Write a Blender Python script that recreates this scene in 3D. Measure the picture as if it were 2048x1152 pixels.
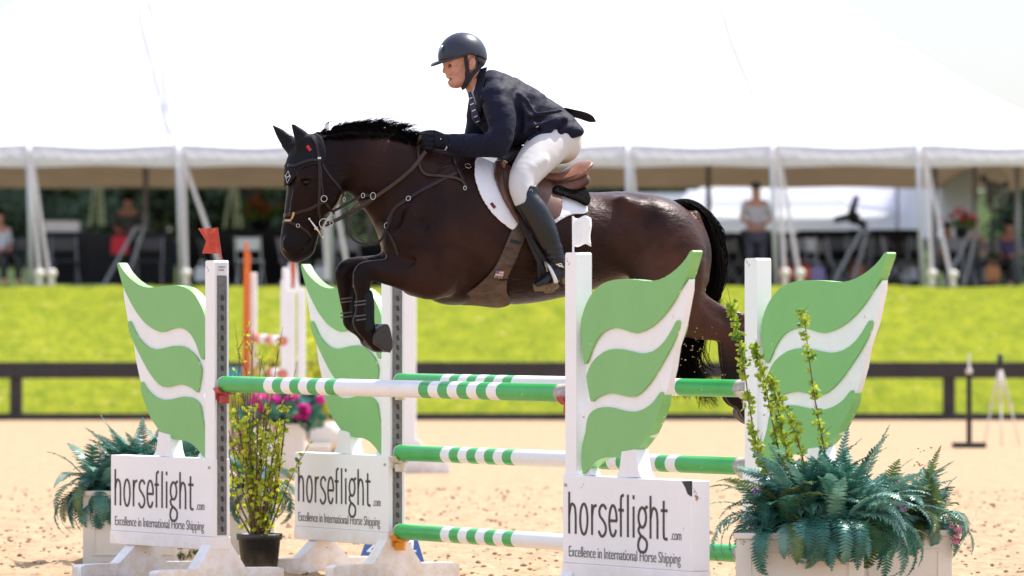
import bpy, bmesh, math, random
import numpy as np
from mathutils import Vector, Matrix, noise
from mathutils.bvhtree import BVHTree
random.seed(7)
rng = np.random.default_rng(7)
R = math.radians
SC = bpy.context.scene
COL = SC.collection
for o in list(bpy.data.objects):
    bpy.data.objects.remove(o)

# ------------------------------------------------------------------ camera, sky, sun, exposure
FP = 10330.0            # focal length in pixels of a 2048 px wide frame
CAMH = 1.42
HOR = 650.0
cd = bpy.data.cameras.new('camera')
cam = bpy.data.objects.new('camera', cd)
COL.objects.link(cam)
cam.location = (0, 0, CAMH)
cam.rotation_euler = (R(90) + math.atan((HOR - 576) / FP), 0, 0)
cd.sensor_width = 36
cd.lens = FP / 2048 * 36
cd.clip_start = 0.5
cd.clip_end = 3000
cd.dof.use_dof = True
cd.dof.focus_distance = 26.6
cd.dof.aperture_fstop = 3.4
SC.camera = cam
SUN_EL, SUN_AZ = R(56), R(50)
w = bpy.data.worlds.new('World')
SC.world = w
w.use_nodes = True
nt = w.node_tree
sky = nt.nodes.new('ShaderNodeTexSky')
sky.sky_type = 'NISHITA'
sky.sun_disc = False
sky.sun_elevation = SUN_EL
sky.sun_rotation = SUN_AZ
sky.air_density = 1.0
sky.dust_density = 1.2
sky.ozone_density = 0.6
bg = nt.nodes['Background']
bg.inputs['Strength'].default_value = 0.15
# thin bright haze low in the sky
tcw = nt.nodes.new('ShaderNodeTexCoord'); sxw = nt.nodes.new('ShaderNodeSeparateXYZ'); nt.links.new(tcw.outputs['Generated'], sxw.inputs[0])
mrw = nt.nodes.new('ShaderNodeMapRange'); mrw.inputs['From Min'].default_value = 0.0; mrw.inputs['From Max'].default_value = .6
mrw.inputs['To Min'].default_value = .90; mrw.inputs['To Max'].default_value = .35; nt.links.new(sxw.outputs['Z'], mrw.inputs[0])
mxw = nt.nodes.new('ShaderNodeMixRGB'); nt.links.new(mrw.outputs[0], mxw.inputs[0])
rpw = nt.nodes.new('ShaderNodeValToRGB'); rpw.color_ramp.elements[0].position = .06; rpw.color_ramp.elements[0].color = (.50, .505, .54, 1)
rpw.color_ramp.elements[1].position = .40; rpw.color_ramp.elements[1].color = (.90, .91, 1.0, 1); nt.links.new(sxw.outputs['Z'], rpw.inputs[0])
msw = nt.nodes.new('ShaderNodeVectorMath'); msw.operation = 'SCALE'; msw.inputs['Scale'].default_value = 3.8; nt.links.new(rpw.outputs[0], msw.inputs[0]); nt.links.new(msw.outputs[0], mxw.inputs[2])
nt.links.new(sky.outputs[0], mxw.inputs[1]); nt.links.new(mxw.outputs[0], bg.inputs[0])
sl = bpy.data.lights.new('sun', 'SUN')
sl.energy = 2.9
sl.angle = R(0.6)
sl.color = (1.0, 0.95, 0.88)
so = bpy.data.objects.new('sun', sl)
COL.objects.link(so)
sdir = Vector((math.sin(SUN_AZ) * math.cos(SUN_EL), math.cos(SUN_AZ) * math.cos(SUN_EL), math.sin(SUN_EL)))
so.rotation_euler = sdir.to_track_quat('Z', 'Y').to_euler()
so.location = (10, 20, 30)
SC.view_settings.view_transform = 'Standard'
SC.view_settings.look = 'None'
SC.view_settings.gamma = 1
SC.view_settings.exposure = 1.38
SC.render.engine = 'CYCLES'
SC.cycles.use_denoising = True
SC.cycles.max_bounces = 6
SC.cycles.transparent_max_bounces = 8

# ------------------------------------------------------------------ helpers
def W(px, py, Z):
    return Vector(((px - 1024) * Z / FP, Z, CAMH + (HOR - py) * Z / FP))
def GZ(py):
    return FP * CAMH / (py - HOR)
def thing(name, label, cat, loc=(0, 0, 0), rotz=0, group=None):
    o = bpy.data.objects.new(name, None)
    o.empty_display_size = 0.1
    COL.objects.link(o)
    o.location = loc
    o.rotation_euler = (0, 0, rotz)
    o['label'] = label
    o['category'] = cat
    if group: o['group'] = group
    return o
def tag(o, label, cat, group=None):
    o['label'] = label
    o['category'] = cat
    if group: o['group'] = group
    return o
def dup(root, loc, rotz=None, label=None, group=None, scale=None):
    r = root.copy(); COL.objects.link(r); r.location = loc
    if rotz is not None: r.rotation_euler = (0, 0, rotz)
    if label: r['label'] = label
    if group: r['group'] = group
    if scale: r.scale = scale
    for ch in list(root.children):
        c = ch.copy(); COL.objects.link(c); c.parent = r
        for g in ch.children:
            d = g.copy(); COL.objects.link(d); d.parent = c
    return r

class MB:
    def __init__(s): s.v = []; s.f = []; s.m = []
    def add(s, vs, fs, mi=0):
        n = len(s.v)
        s.v += [tuple(v) for v in vs]
        s.f += [tuple(i + n for i in f) for f in fs]
        s.m += [mi] * len(fs)
    def box(s, x0, x1, y0, y1, z0, z1, mi=0, M=None):
        vs = [Vector((x, y, z)) for z in (z0, z1) for y in (y0, y1) for x in (x0, x1)]
        if M is not None: vs = [M @ v for v in vs]
        s.add(vs, [(0, 2, 3, 1), (4, 5, 7, 6), (0, 1, 5, 4), (2, 6, 7, 3), (0, 4, 6, 2), (1, 3, 7, 5)], mi)
    def tube(s, pts, rad, n=8, mi=0, cap=True):
        pts = [Vector(p) for p in pts]
        if not hasattr(rad, '__len__'): rad = [rad] * len(pts)
        vs = []
        up = None
        for i, p in enumerate(pts):
            t = (pts[min(i + 1, len(pts) - 1)] - pts[max(i - 1, 0)])
            if t.length < 1e-9: t = Vector((0, 0, 1))
            t.normalize()
            if up is None:
                up = t.cross(Vector((0, 0, 1)))
                if up.length < .1: up = t.cross(Vector((1, 0, 0)))
            up = up - t * up.dot(t)
            up.normalize()
            b = t.cross(up)
            for k in range(n):
                a = 2 * math.pi * k / n
                vs.append(p + (up * math.cos(a) + b * math.sin(a)) * rad[i])
        fs = []
        for i in range(len(pts) - 1):
            for k in range(n):
                k2 = (k + 1) % n
                fs.append((i * n + k, i * n + k2, (i + 1) * n + k2, (i + 1) * n + k))
        if cap:
            fs.append(tuple(range(n))[::-1])
            fs.append(tuple((len(pts) - 1) * n + k for k in range(n)))
        s.add(vs, fs, mi)
    def lathe(s, prof, n=24, c=(0, 0, 0), mi=0, wave=0, wn=0):
        vs = []
        for r, z in prof:
            for k in range(n):
                a = 2 * math.pi * k / n
                rr = r * (1 + wave * math.cos(wn * a))
                vs.append((c[0] + rr * math.cos(a), c[1] + rr * math.sin(a), c[2] + z))
        fs = []
        for i in range(len(prof) - 1):
            for k in range(n):
                k2 = (k + 1) % n
                fs.append((i * n + k, i * n + k2, (i + 1) * n + k2, (i + 1) * n + k))
        s.add(vs, fs, mi)
    def prism(s, poly, y0, y1, mi=0, f=None, side=None):
        # poly in (x,z); extruded along y.  f maps (x,y,z)->point
        n = len(poly)
        vs = [(x, y0, z) for x, z in poly] + [(x, y1, z) for x, z in poly]
        if f: vs = [f(v) for v in vs]
        s.add(vs, [tuple(range(n)), tuple(range(2 * n - 1, n - 1, -1))], mi)
        s.add(vs, [(i, i + n, (i + 1) % n + n, (i + 1) % n) for i in range(n)], mi if side is None else side)
    def ico(s, c, r, mi=0, sub=1, sq=(1, 1, 1), jit=0):
        bm = bmesh.new()
        bmesh.ops.create_icosphere(bm, subdivisions=sub, radius=1)
        vs = []
        for v in bm.verts:
            k = 1 + (random.random() - .5) * jit
            vs.append((c[0] + v.co.x * r * sq[0] * k, c[1] + v.co.y * r * sq[1] * k, c[2] + v.co.z * r * sq[2] * k))
        fs = [tuple(v.index for v in f.verts) for f in bm.faces]
        bm.free()
        s.add(vs, fs, mi)
    def build(s, name, mats, parent=None, smooth=False, bevel=0, tri=False, recalc=True):
        me = bpy.data.meshes.new(name)
        me.from_pydata(s.v, [], s.f)
        if not isinstance(mats, (list, tuple)): mats = [mats]
        for m in mats: me.materials.append(m)
        if len(mats) > 1: me.polygons.foreach_set('material_index', s.m)
        if recalc:
            bm = bmesh.new(); bm.from_mesh(me)
            bmesh.ops.recalc_face_normals(bm, faces=bm.faces)
            bm.to_mesh(me); bm.free()
        if smooth: me.polygons.foreach_set('use_smooth', [True] * len(me.polygons))
        me.update()
        o = bpy.data.objects.new(name, me)
        COL.objects.link(o)
        if parent: o.parent = parent
        if bevel:
            b = o.modifiers.new('bevel', 'BEVEL'); b.width = bevel; b.segments = 2; b.limit_method = 'ANGLE'; b.angle_limit = R(40)
            me.polygons.foreach_set('use_smooth', [True] * len(me.polygons))
            wn_ = o.modifiers.new('wn', 'WEIGHTED_NORMAL'); wn_.keep_sharp = True
        return o

def catmull(pts, n=6):
    P = [np.array(p, float) for p in pts]
    out = []
    for i in range(len(P) - 1):
        p0 = P[i - 1] if i else 2 * P[0] - P[1]
        p1, p2 = P[i], P[i + 1]
        p3 = P[i + 2] if i + 2 < len(P) else 2 * P[-1] - P[-2]
        for k in range(n):
            t = k / n
            out.append(.5 * ((2 * p1) + (-p0 + p2) * t + (2 * p0 - 5 * p1 + 4 * p2 - p3) * t * t + (-p0 + 3 * p1 - 3 * p2 + p3) * t ** 3))
    out.append(P[-1])
    return out
def smooth_poly(pts, n=4):
    P = [np.array(p, float) for p in pts]
    m = len(P); out = []
    for i in range(m):
        p0, p1, p2, p3 = P[i - 1], P[i], P[(i + 1) % m], P[(i + 2) % m]
        for k in range(n):
            t = k / n
            q = .5 * ((2 * p1) + (-p0 + p2) * t + (2 * p0 - 5 * p1 + 4 * p2 - p3) * t * t + (-p0 + 3 * p1 - 3 * p2 + p3) * t ** 3)
            out.append((q[0], q[1]))
    return out

# ------------------------------------------------------------------ materials
def mat(name, col, rough=.5, var=0.0, scale=8.0, bump=0.0, bscale=40.0, metal=0.0, spec=.5, col2=None, coat=0.0,
        detail=6, stretch=None, sheen=0.0, trans=0.0, bdist=.01, lo=.35, hi=.65, grime=None, sss=0.0, chips=None):
    m = bpy.data.materials.new(name)
    m.use_nodes = True
    t = m.node_tree; N = t.nodes; L = t.links
    b = N['Principled BSDF']
    b.inputs['Roughness'].default_value = rough
    b.inputs['Metallic'].default_value = metal
    b.inputs['Specular IOR Level'].default_value = spec
    b.inputs['Coat Weight'].default_value = coat
    if sheen: b.inputs['Sheen Weight'].default_value = sheen
    if sss:
        b.inputs['Subsurface Weight'].default_value = sss
        b.inputs['Subsurface Radius'].default_value = (.01, .004, .002)
    tc = N.new('ShaderNodeTexCoord')
    mp = N.new('ShaderNodeMapping')
    L.new(tc.outputs['Object'], mp.inputs[0])
    if stretch: mp.inputs['Scale'].default_value = stretch
    c = (*col, 1)
    if col2 is None and var: col2 = tuple(x * (1 - var) for x in col)
    if col2 is not None:
        nz = N.new('ShaderNodeTexNoise'); nz.inputs['Scale'].default_value = scale; nz.inputs['Detail'].default_value = detail
        nz.inputs['Roughness'].default_value = .65
        L.new(mp.outputs[0], nz.inputs['Vector'])
        rp = N.new('ShaderNodeValToRGB')
        rp.color_ramp.elements[0].position = lo; rp.color_ramp.elements[0].color = (*col2, 1)
        rp.color_ramp.elements[1].position = hi; rp.color_ramp.elements[1].color = c
        L.new(nz.outputs['Fac'], rp.inputs[0])
        last = rp.outputs[0]
    else:
        rgb = N.new('ShaderNodeRGB'); rgb.outputs[0].default_value = c
        last = rgb.outputs[0]
    if grime:   # (colour, z_low, z_high, amount) dirt splashed up from the ground, in the object's own metres
        gc, z0, z1, amt = grime
        sx = N.new('ShaderNodeSeparateXYZ'); L.new(tc.outputs['Object'], sx.inputs[0])
        mr = N.new('ShaderNodeMapRange'); mr.inputs['From Min'].default_value = z1; mr.inputs['From Max'].default_value = z0
        L.new(sx.outputs['Z'], mr.inputs[0])
        n2 = N.new('ShaderNodeTexNoise'); n2.inputs['Scale'].default_value = 14; n2.inputs['Detail'].default_value = 8; n2.inputs['Roughness'].default_value = .7
        L.new(tc.outputs['Object'], n2.inputs['Vector'])
        r2 = N.new('ShaderNodeMapRange'); r2.inputs['From Min'].default_value = .38; r2.inputs['From Max'].default_value = .62
        L.new(n2.outputs['Fac'], r2.inputs[0])
        mu = N.new('ShaderNodeMath'); mu.operation = 'MULTIPLY'; L.new(mr.outputs[0], mu.inputs[0]); L.new(r2.outputs[0], mu.inputs[1])
        m2 = N.new('ShaderNodeMath'); m2.operation = 'MULTIPLY'; m2.inputs[1].default_value = amt; L.new(mu.outputs[0], m2.inputs[0])
        mx = N.new('ShaderNodeMixRGB'); L.new(m2.outputs[0], mx.inputs[0]); L.new(last, mx.inputs[1]); mx.inputs[2].default_value = (*gc, 1)
        last = mx.outputs[0]
    if chips:   # (colour, threshold, scale): knocks and scratches in the paint
        n4 = N.new('ShaderNodeTexNoise'); n4.inputs['Scale'].default_value = chips[2]; n4.inputs['Detail'].default_value = 7; n4.inputs['Roughness'].default_value = .6; n4.inputs['Distortion'].default_value = .6
        L.new(tc.outputs['Object'], n4.inputs['Vector'])
        r4 = N.new('ShaderNodeMapRange'); r4.inputs['From Min'].default_value = chips[1]; r4.inputs['From Max'].default_value = chips[1] + .015; L.new(n4.outputs['Fac'], r4.inputs[0])
        m4 = N.new('ShaderNodeMixRGB'); L.new(r4.outputs[0], m4.inputs[0]); L.new(last, m4.inputs[1]); m4.inputs[2].default_value = (*chips[0], 1); last = m4.outputs[0]
    L.new(last, b.inputs['Base Color'])
    if bump:
        nb = N.new('ShaderNodeTexNoise'); nb.inputs['Scale'].default_value = bscale; nb.inputs['Detail'].default_value = 5
        L.new(mp.outputs[0], nb.inputs['Vector'])
        bp = N.new('ShaderNodeBump'); bp.inputs['Strength'].default_value = bump; bp.inputs['Distance'].default_value = bdist
        L.new(nb.outputs['Fac'], bp.inputs['Height'])
        L.new(bp.outputs[0], b.inputs['Normal'])
    if trans:
        tr = N.new('ShaderNodeBsdfTranslucent'); L.new(last, tr.inputs[0])
        mxs = N.new('ShaderNodeMixShader'); mxs.inputs[0].default_value = trans
        L.new(b.outputs[0], mxs.inputs[1]); L.new(tr.outputs[0], mxs.inputs[2])
        L.new(mxs.outputs[0], N['Material Output'].inputs[0])
    return m
DIRT = (.66, .50, .35)
M = {}
M['white'] = mat('white_paint', (.86, .845, .86), .42, var=.035, scale=5, bump=.15, bscale=30, bdist=.003, grime=(DIRT, .0, .34, .75), chips=((.30, .17, .09), .705, 9))
M['whiteclean'] = mat('white_pole_paint', (.85, .84, .86), .35, chips=((.42, .30, .22), .70, 22), var=.06, scale=9, bump=.1, bscale=40, bdist=.002)
M['leafgreen'] = mat('leaf_green_paint', (.205, .47, .16), .45, col2=(.19, .445, .148), scale=3, bump=.1, bscale=60, bdist=.002, chips=((.55, .6, .45), .735, 14))
M['leafedge'] = mat('leaf_edge_paint', (.26, .52, .17), .45, col2=(.20, .45, .14), scale=9, bump=.2, bscale=60, bdist=.002, chips=((.75, .75, .62), .64, 18))
M['polegreen'] = mat('pole_green_paint', (.035, .36, .075), .33, col2=(.05, .42, .10), scale=4, bump=.15, bscale=50, bdist=.002, chips=((.5, .55, .4), .69, 30))
M['worn'] = mat('worn_wood_end', (.55, .50, .46), .7, var=.4, scale=30, bump=.3, bscale=60)
M['ink'] = mat('dark_lettering', (.045, .035, .035), .5)
M['inkg'] = mat('grey_lettering', (.16, .14, .14), .5)
M['track'] = mat('galvanised_track', (.22, .22, .23), .45, var=.35, scale=20, metal=.6, bump=.3, bscale=60, bdist=.002)
M['hole'] = mat('track_hole', (.05, .045, .045), .7)
M['redcup'] = mat('red_plastic', (.42, .05, .05), .4, var=.2)
M['orangecup'] = mat('orange_plastic', (.75, .28, .02), .4, var=.2)
M['creamcup'] = mat('cream_plastic', (.68, .60, .50), .45, var=.2)
M['redflag'] = mat('red_flag_metal', (.55, .06, .03), .5, col2=(.72, .16, .10), scale=25, lo=.3, hi=.45)
M['black'] = mat('black_paint', (.012, .012, .014), .5, var=.3)
M['blackfab'] = mat('black_fabric', (.012, .012, .016), .75, var=.3, bump=.3, bscale=200, bdist=.001)
M['sand'] = mat('arena_sand', (.43, .302, .190), .95, spec=.05, col2=(.325, .218, .130), scale=5.5, chips=((.25, .16, .095), .655, 26), bump=.9, bscale=9, bdist=.05, detail=10, lo=.3, hi=.6)
M['clod'] = mat('sand_clod', (.36, .24, .14), .95, col2=(.24, .15, .085), scale=20, bump=.5, bscale=60)
M['grass'] = mat('mown_grass', (.238, .255, .024), .9, spec=.0, col2=(.135, .175, .020), scale=4.0, stretch=(1, .4, 1), chips=((.31, .27, .07), .63, 3.0), bump=1, bscale=12, bdist=.05, detail=9, lo=.33, hi=.62)
M['hill'] = mat('far_grass', (.075, .10, .04), .9, spec=0, col2=(.045, .065, .03), scale=.35, detail=6)
M['fence'] = mat('dark_fence_board', (.030, .022, .024), .6, var=.4, scale=4)
M['tent'] = mat('white_tent_vinyl', (.85, .85, .89), .5, var=.03, scale=.6, trans=.22)
M['lining'] = mat('tan_tent_lining', (.42, .30, .18), .8, spec=0, var=.15, scale=1, trans=.65)
M['metalwhite'] = mat('white_tube', (.62, .62, .66), .4)
M['strap'] = mat('pale_webbing', (.62, .55, .50), .7)
M['greymetal'] = mat('grey_tube', (.30, .30, .33), .4, metal=.3)
M['planter'] = mat('cream_planter', (.76, .70, .62), .5, var=.06, scale=4, bump=.1, bscale=40, bdist=.003, grime=(DIRT, -.02, .3, .35))
M['potblack'] = mat('black_nursery_pot', (.020, .020, .023), .5, var=.4, scale=12, grime=(DIRT, -.02, .15, .3))
M['soil'] = mat('potting_soil', (.03, .02, .015), .95, bump=.6, bscale=60)
M['stem'] = mat('brown_stem', (.16, .09, .05), .8, var=.4, scale=40)
def leafmat(name, a, b_, tr=.3, rough=.5, scale=12):
    return mat(name, a, rough, col2=b_, scale=scale, trans=tr, detail=3, lo=.4, hi=.6)
M['fern'] = leafmat('fern_frond', (.055, .22, .15), (.02, .11, .085), .15, .36, 5)
M['fern2'] = leafmat('fern_frond_light', (.17, .36, .29), (.07, .21, .17), .15, .33, 5)
M['fernoil'] = leafmat('fern_olive', (.14, .20, .06), (.07, .12, .03), .25, .5)
M['yleaf'] = leafmat('yellow_green_leaf', (.62, .60, .05), (.34, .42, .03), .45, .5, 22)
M['bud'] = leafmat('budding_leaf', (.44, .50, .05), (.24, .36, .03), .45, .5, 30)
M['valance'] = mat('valance_vinyl', (.93, .89, .97), .5, trans=.45)
M['tent2'] = mat('thin_white_canvas', (.88, .88, .90), .6, trans=.65)
M['gleaf'] = leafmat('green_leaf', (.12, .25, .03), (.06, .15, .02), .35)
M['tree'] = leafmat('tree_leaf', (.15, .20, .075), (.065, .10, .045), .3, .6, 1.5)
M['tree2'] = leafmat('tree_leaf_dark', (.085, .125, .06), (.04, .065, .04), .25, .6, 1.5)
M['bark'] = mat('bark', (.10, .075, .055), .9, var=.4, bump=.5)
M['pink'] = leafmat('pink_petal', (.85, .07, .48), (.70, .04, .36), .4)
M['lilac'] = leafmat('lilac_petal', (.45, .22, .60), (.35, .15, .45), .3)
M['palepink'] = leafmat('pale_pink_petal', (.80, .35, .50), (.70, .25, .40), .3)
M['orange'] = mat('orange_paint', (.75, .16, .02), .5, var=.2)
M['coral'] = mat('coral_paint', (.72, .22, .15), .5, var=.2)
M['blue'] = mat('blue_sign_paint', (.05, .13, .42), .5, var=.15)
M['bluebin'] = mat('blue_bin', (.01, .03, .16), .5)
M['red'] = mat('red_cloth', (.5, .01, .03), .7)
M['chairw'] = mat('white_plastic', (.6, .62, .62), .5)
M['teal'] = mat('teal_paint', (.04, .35, .42), .5)
# ------------------------------------------------------------------ signed distance fields -> smooth meshes
CY, SY = math.cos(R(17)), math.sin(R(17))
C0 = Vector(((1000 - 1024) * 26.9 / FP, 26.9, 0))
def Hpt(px, py, lat=0.0):
    dx = (px - 1024) / FP; dz = (HOR - py) / FP
    t = (lat + C0.x * SY - C0.y * CY) / (dx * SY - CY)
    X, Y, Z = t * dx, t, CAMH + t * dz
    return ((X - C0.x) * CY + (Y - C0.y) * SY, -lat, Z)      # local x (towards the tail), local y (away), z
PXM = 26.9 / FP       # metres per pixel at the horse
class Field:
    def __init__(s, lo, hi, h):
        s.h = h; s.lo = np.array(lo, float)
        s.n = np.maximum(((np.array(hi) - s.lo) / h).astype(int) + 2, 4)
        s.ax = [s.lo[i] + h * np.arange(s.n[i]) for i in range(3)]
        s.D = np.full(s.n, .25, np.float32)
    def win(s, lo, hi):
        r = []
        for i in range(3):
            a = int(max(0, math.floor((lo[i] - s.lo[i]) / s.h))); b = int(min(s.n[i], math.ceil((hi[i] - s.lo[i]) / s.h) + 1))
            if b - a < 2: return None
            r.append(slice(a, b))
        return tuple(r)
    def grid(s, wn=None):
        ax = [s.ax[i][wn[i]] if wn else s.ax[i] for i in range(3)]
        return (ax[0][:, None, None].astype(np.float32), ax[1][None, :, None].astype(np.float32), ax[2][None, None, :].astype(np.float32))
def smin(a, b, k):
    if k <= 0: return np.minimum(a, b)
    h = np.maximum(k - np.abs(a - b), 0) / k
    return np.minimum(a, b) - h * h * k * .25
def smax(a, b, k): return -smin(-a, -b, k)
def ch(pts, n=4):
    """chain points given as (px, py, radius px, half width m or None, lateral m)"""
    o = []
    for p in pts:
        px, py, r, w_, lat = p
        r = r * PXM
        o.append((*Hpt(px, py, lat), r, r if w_ is None else w_))
    return catmull(o, n)
def add_chain(F, C, k=.03, grow=0.0, sub=False, m=.06):
    C = np.array(C); r = C[:, 3] + grow; w_ = C[:, 4] + grow; P = C[:, :3]
    R_ = np.maximum(r, w_)
    lo = (P - R_[:, None]).min(0) - m; hi = (P + R_[:, None]).max(0) + m
    wn = F.win(lo, hi)
    if wn is None: return
    T = np.full(tuple(x.stop - x.start for x in wn), .25, np.float32)
    for i in range(len(P) - 1):
        rr = max(R_[i], R_[i + 1]) + m
        w2 = F.win(np.minimum(P[i], P[i + 1]) - rr, np.maximum(P[i], P[i + 1]) + rr)
        if w2 is None: continue
        gx, gy, gz = F.grid(w2)
        d = P[i + 1] - P[i]; L2 = max(float(d @ d), 1e-9)
        t = ((gx - P[i][0]) * d[0] + (gy - P[i][1]) * d[1] + (gz - P[i][2]) * d[2]) / L2
        t = np.clip(t, 0, 1)
        rt = r[i] + (r[i + 1] - r[i]) * t; wt = w_[i] + (w_[i + 1] - w_[i]) * t
        q = rt / wt
        dd = np.sqrt((gx - P[i][0] - d[0] * t) ** 2 + ((gy - P[i][1] - d[1] * t) * q) ** 2 + (gz - P[i][2] - d[2] * t) ** 2) - rt
        dd = dd * np.minimum(1, wt / rt)
        sl_ = tuple(slice(w2[j].start - wn[j].start, w2[j].stop - wn[j].start) for j in range(3))
        # clip to the chain window
        a = [max(0, s_.start) for s_ in sl_]; b = [min(T.shape[j], sl_[j].stop) for j in range(3)]
        src = tuple(slice(a[j] - sl_[j].start, b[j] - sl_[j].start) for j in range(3))
        dst = tuple(slice(a[j], b[j]) for j in range(3))
        T[dst] = np.minimum(T[dst], dd[src])
    if sub: F.D[wn] = smax(F.D[wn], -T, k)
    else: F.D[wn] = smin(F.D[wn], T, k)
def add_ell(F, px, py, lat, rx, ry, rl, k=.02, rot=0.0, sub=False):
    """ellipsoid; rx, ry in px in the side plane (rx along rot), rl metres sideways"""
    c = Hpt(px, py, lat); rx *= PXM; ry *= PXM; mr = max(rx, ry, rl) + .06
    wn = F.win([c[i] - mr for i in range(3)], [c[i] + mr for i in range(3)])
    if wn is None: return
    gx, gy, gz = F.grid(wn)
    x = gx - c[0]; z = gz - c[2]; y = gy - c[1]
    cr, sr = math.cos(R(rot)), math.sin(R(rot))
    u = x * cr + z * sr; v = -x * sr + z * cr
    q = np.sqrt((u / rx) ** 2 + (v / ry) ** 2 + (y / rl) ** 2)
    d = (q - 1) * min(rx, ry, rl)
    if sub: F.D[wn] = smax(F.D[wn], -d, k)
    else: F.D[wn] = smin(F.D[wn], d, k)
def poly_sdf(F, poly, lat=0.0, wn=None):
    """2-D signed distance to a pixel polygon mapped on the plane at this lateral"""
    P = np.array([(Hpt(x, y, lat)[0], Hpt(x, y, lat)[2]) for x, y in poly])
    ax = F.ax[0] if wn is None else F.ax[0][wn[0]]; az = F.ax[2] if wn is None else F.ax[2][wn[2]]
    X, Z = np.meshgrid(ax, az, indexing='ij')
    d = np.full(X.shape, 1e9); ins = np.zeros(X.shape, bool)
    n = len(P)
    for i in range(n):
        a, b = P[i], P[(i + 1) % n]
        e = b - a
        t = np.clip(((X - a[0]) * e[0] + (Z - a[1]) * e[1]) / max(e @ e, 1e-12), 0, 1)
        d = np.minimum(d, (X - a[0] - e[0] * t) ** 2 + (Z - a[1] - e[1] * t) ** 2)
        c = ((a[1] > Z) != (b[1] > Z)) & (X < (b[0] - a[0]) * (Z - a[1]) / (b[1] - a[1] + 1e-12) + a[0])
        ins ^= c
    d = np.sqrt(d)
    return np.where(ins, -d, d)[:, None, :].astype(np.float32)
def wrinkle(F, amp, sc, seed, rot=0.0, k=2.2):
    """soft cloth folds: stretched value noise added to the distance field"""
    r = np.random.default_rng(seed); T = r.random((64, 64, 64)).astype(np.float32)
    gx, gy, gz = F.grid(); cr, sr = math.cos(R(rot)), math.sin(R(rot))
    tot = 0
    for o_ in (1, 2.1):
        u = (gx * cr + gz * sr) * sc * o_ / k + 7; v = (-gx * sr + gz * cr) * sc * o_ + 11; w_ = gy * sc * o_ / k + 13
        u, v, w_ = np.broadcast_arrays(u, v, w_)
        ui, vi, wi = (np.floor(q).astype(int) for q in (u, v, w_)); fu, fv, fw = u - ui, v - vi, w_ - wi
        fu, fv, fw = (f * f * (3 - 2 * f) for f in (fu, fv, fw)); g = lambda a, b, c: T[a % 64, b % 64, c % 64]
        n_ = (((g(ui, vi, wi) * (1 - fu) + g(ui + 1, vi, wi) * fu) * (1 - fv) + (g(ui, vi + 1, wi) * (1 - fu) + g(ui + 1, vi + 1, wi) * fu) * fv) * (1 - fw)
              + ((g(ui, vi, wi + 1) * (1 - fu) + g(ui + 1, vi, wi + 1) * fu) * (1 - fv) + (g(ui, vi + 1, wi + 1) * (1 - fu) + g(ui + 1, vi + 1, wi + 1) * fu) * fv) * fw)
        tot = tot + (n_ - .5) / o_
    F.D = (F.D + amp * tot).astype(np.float32)
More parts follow.
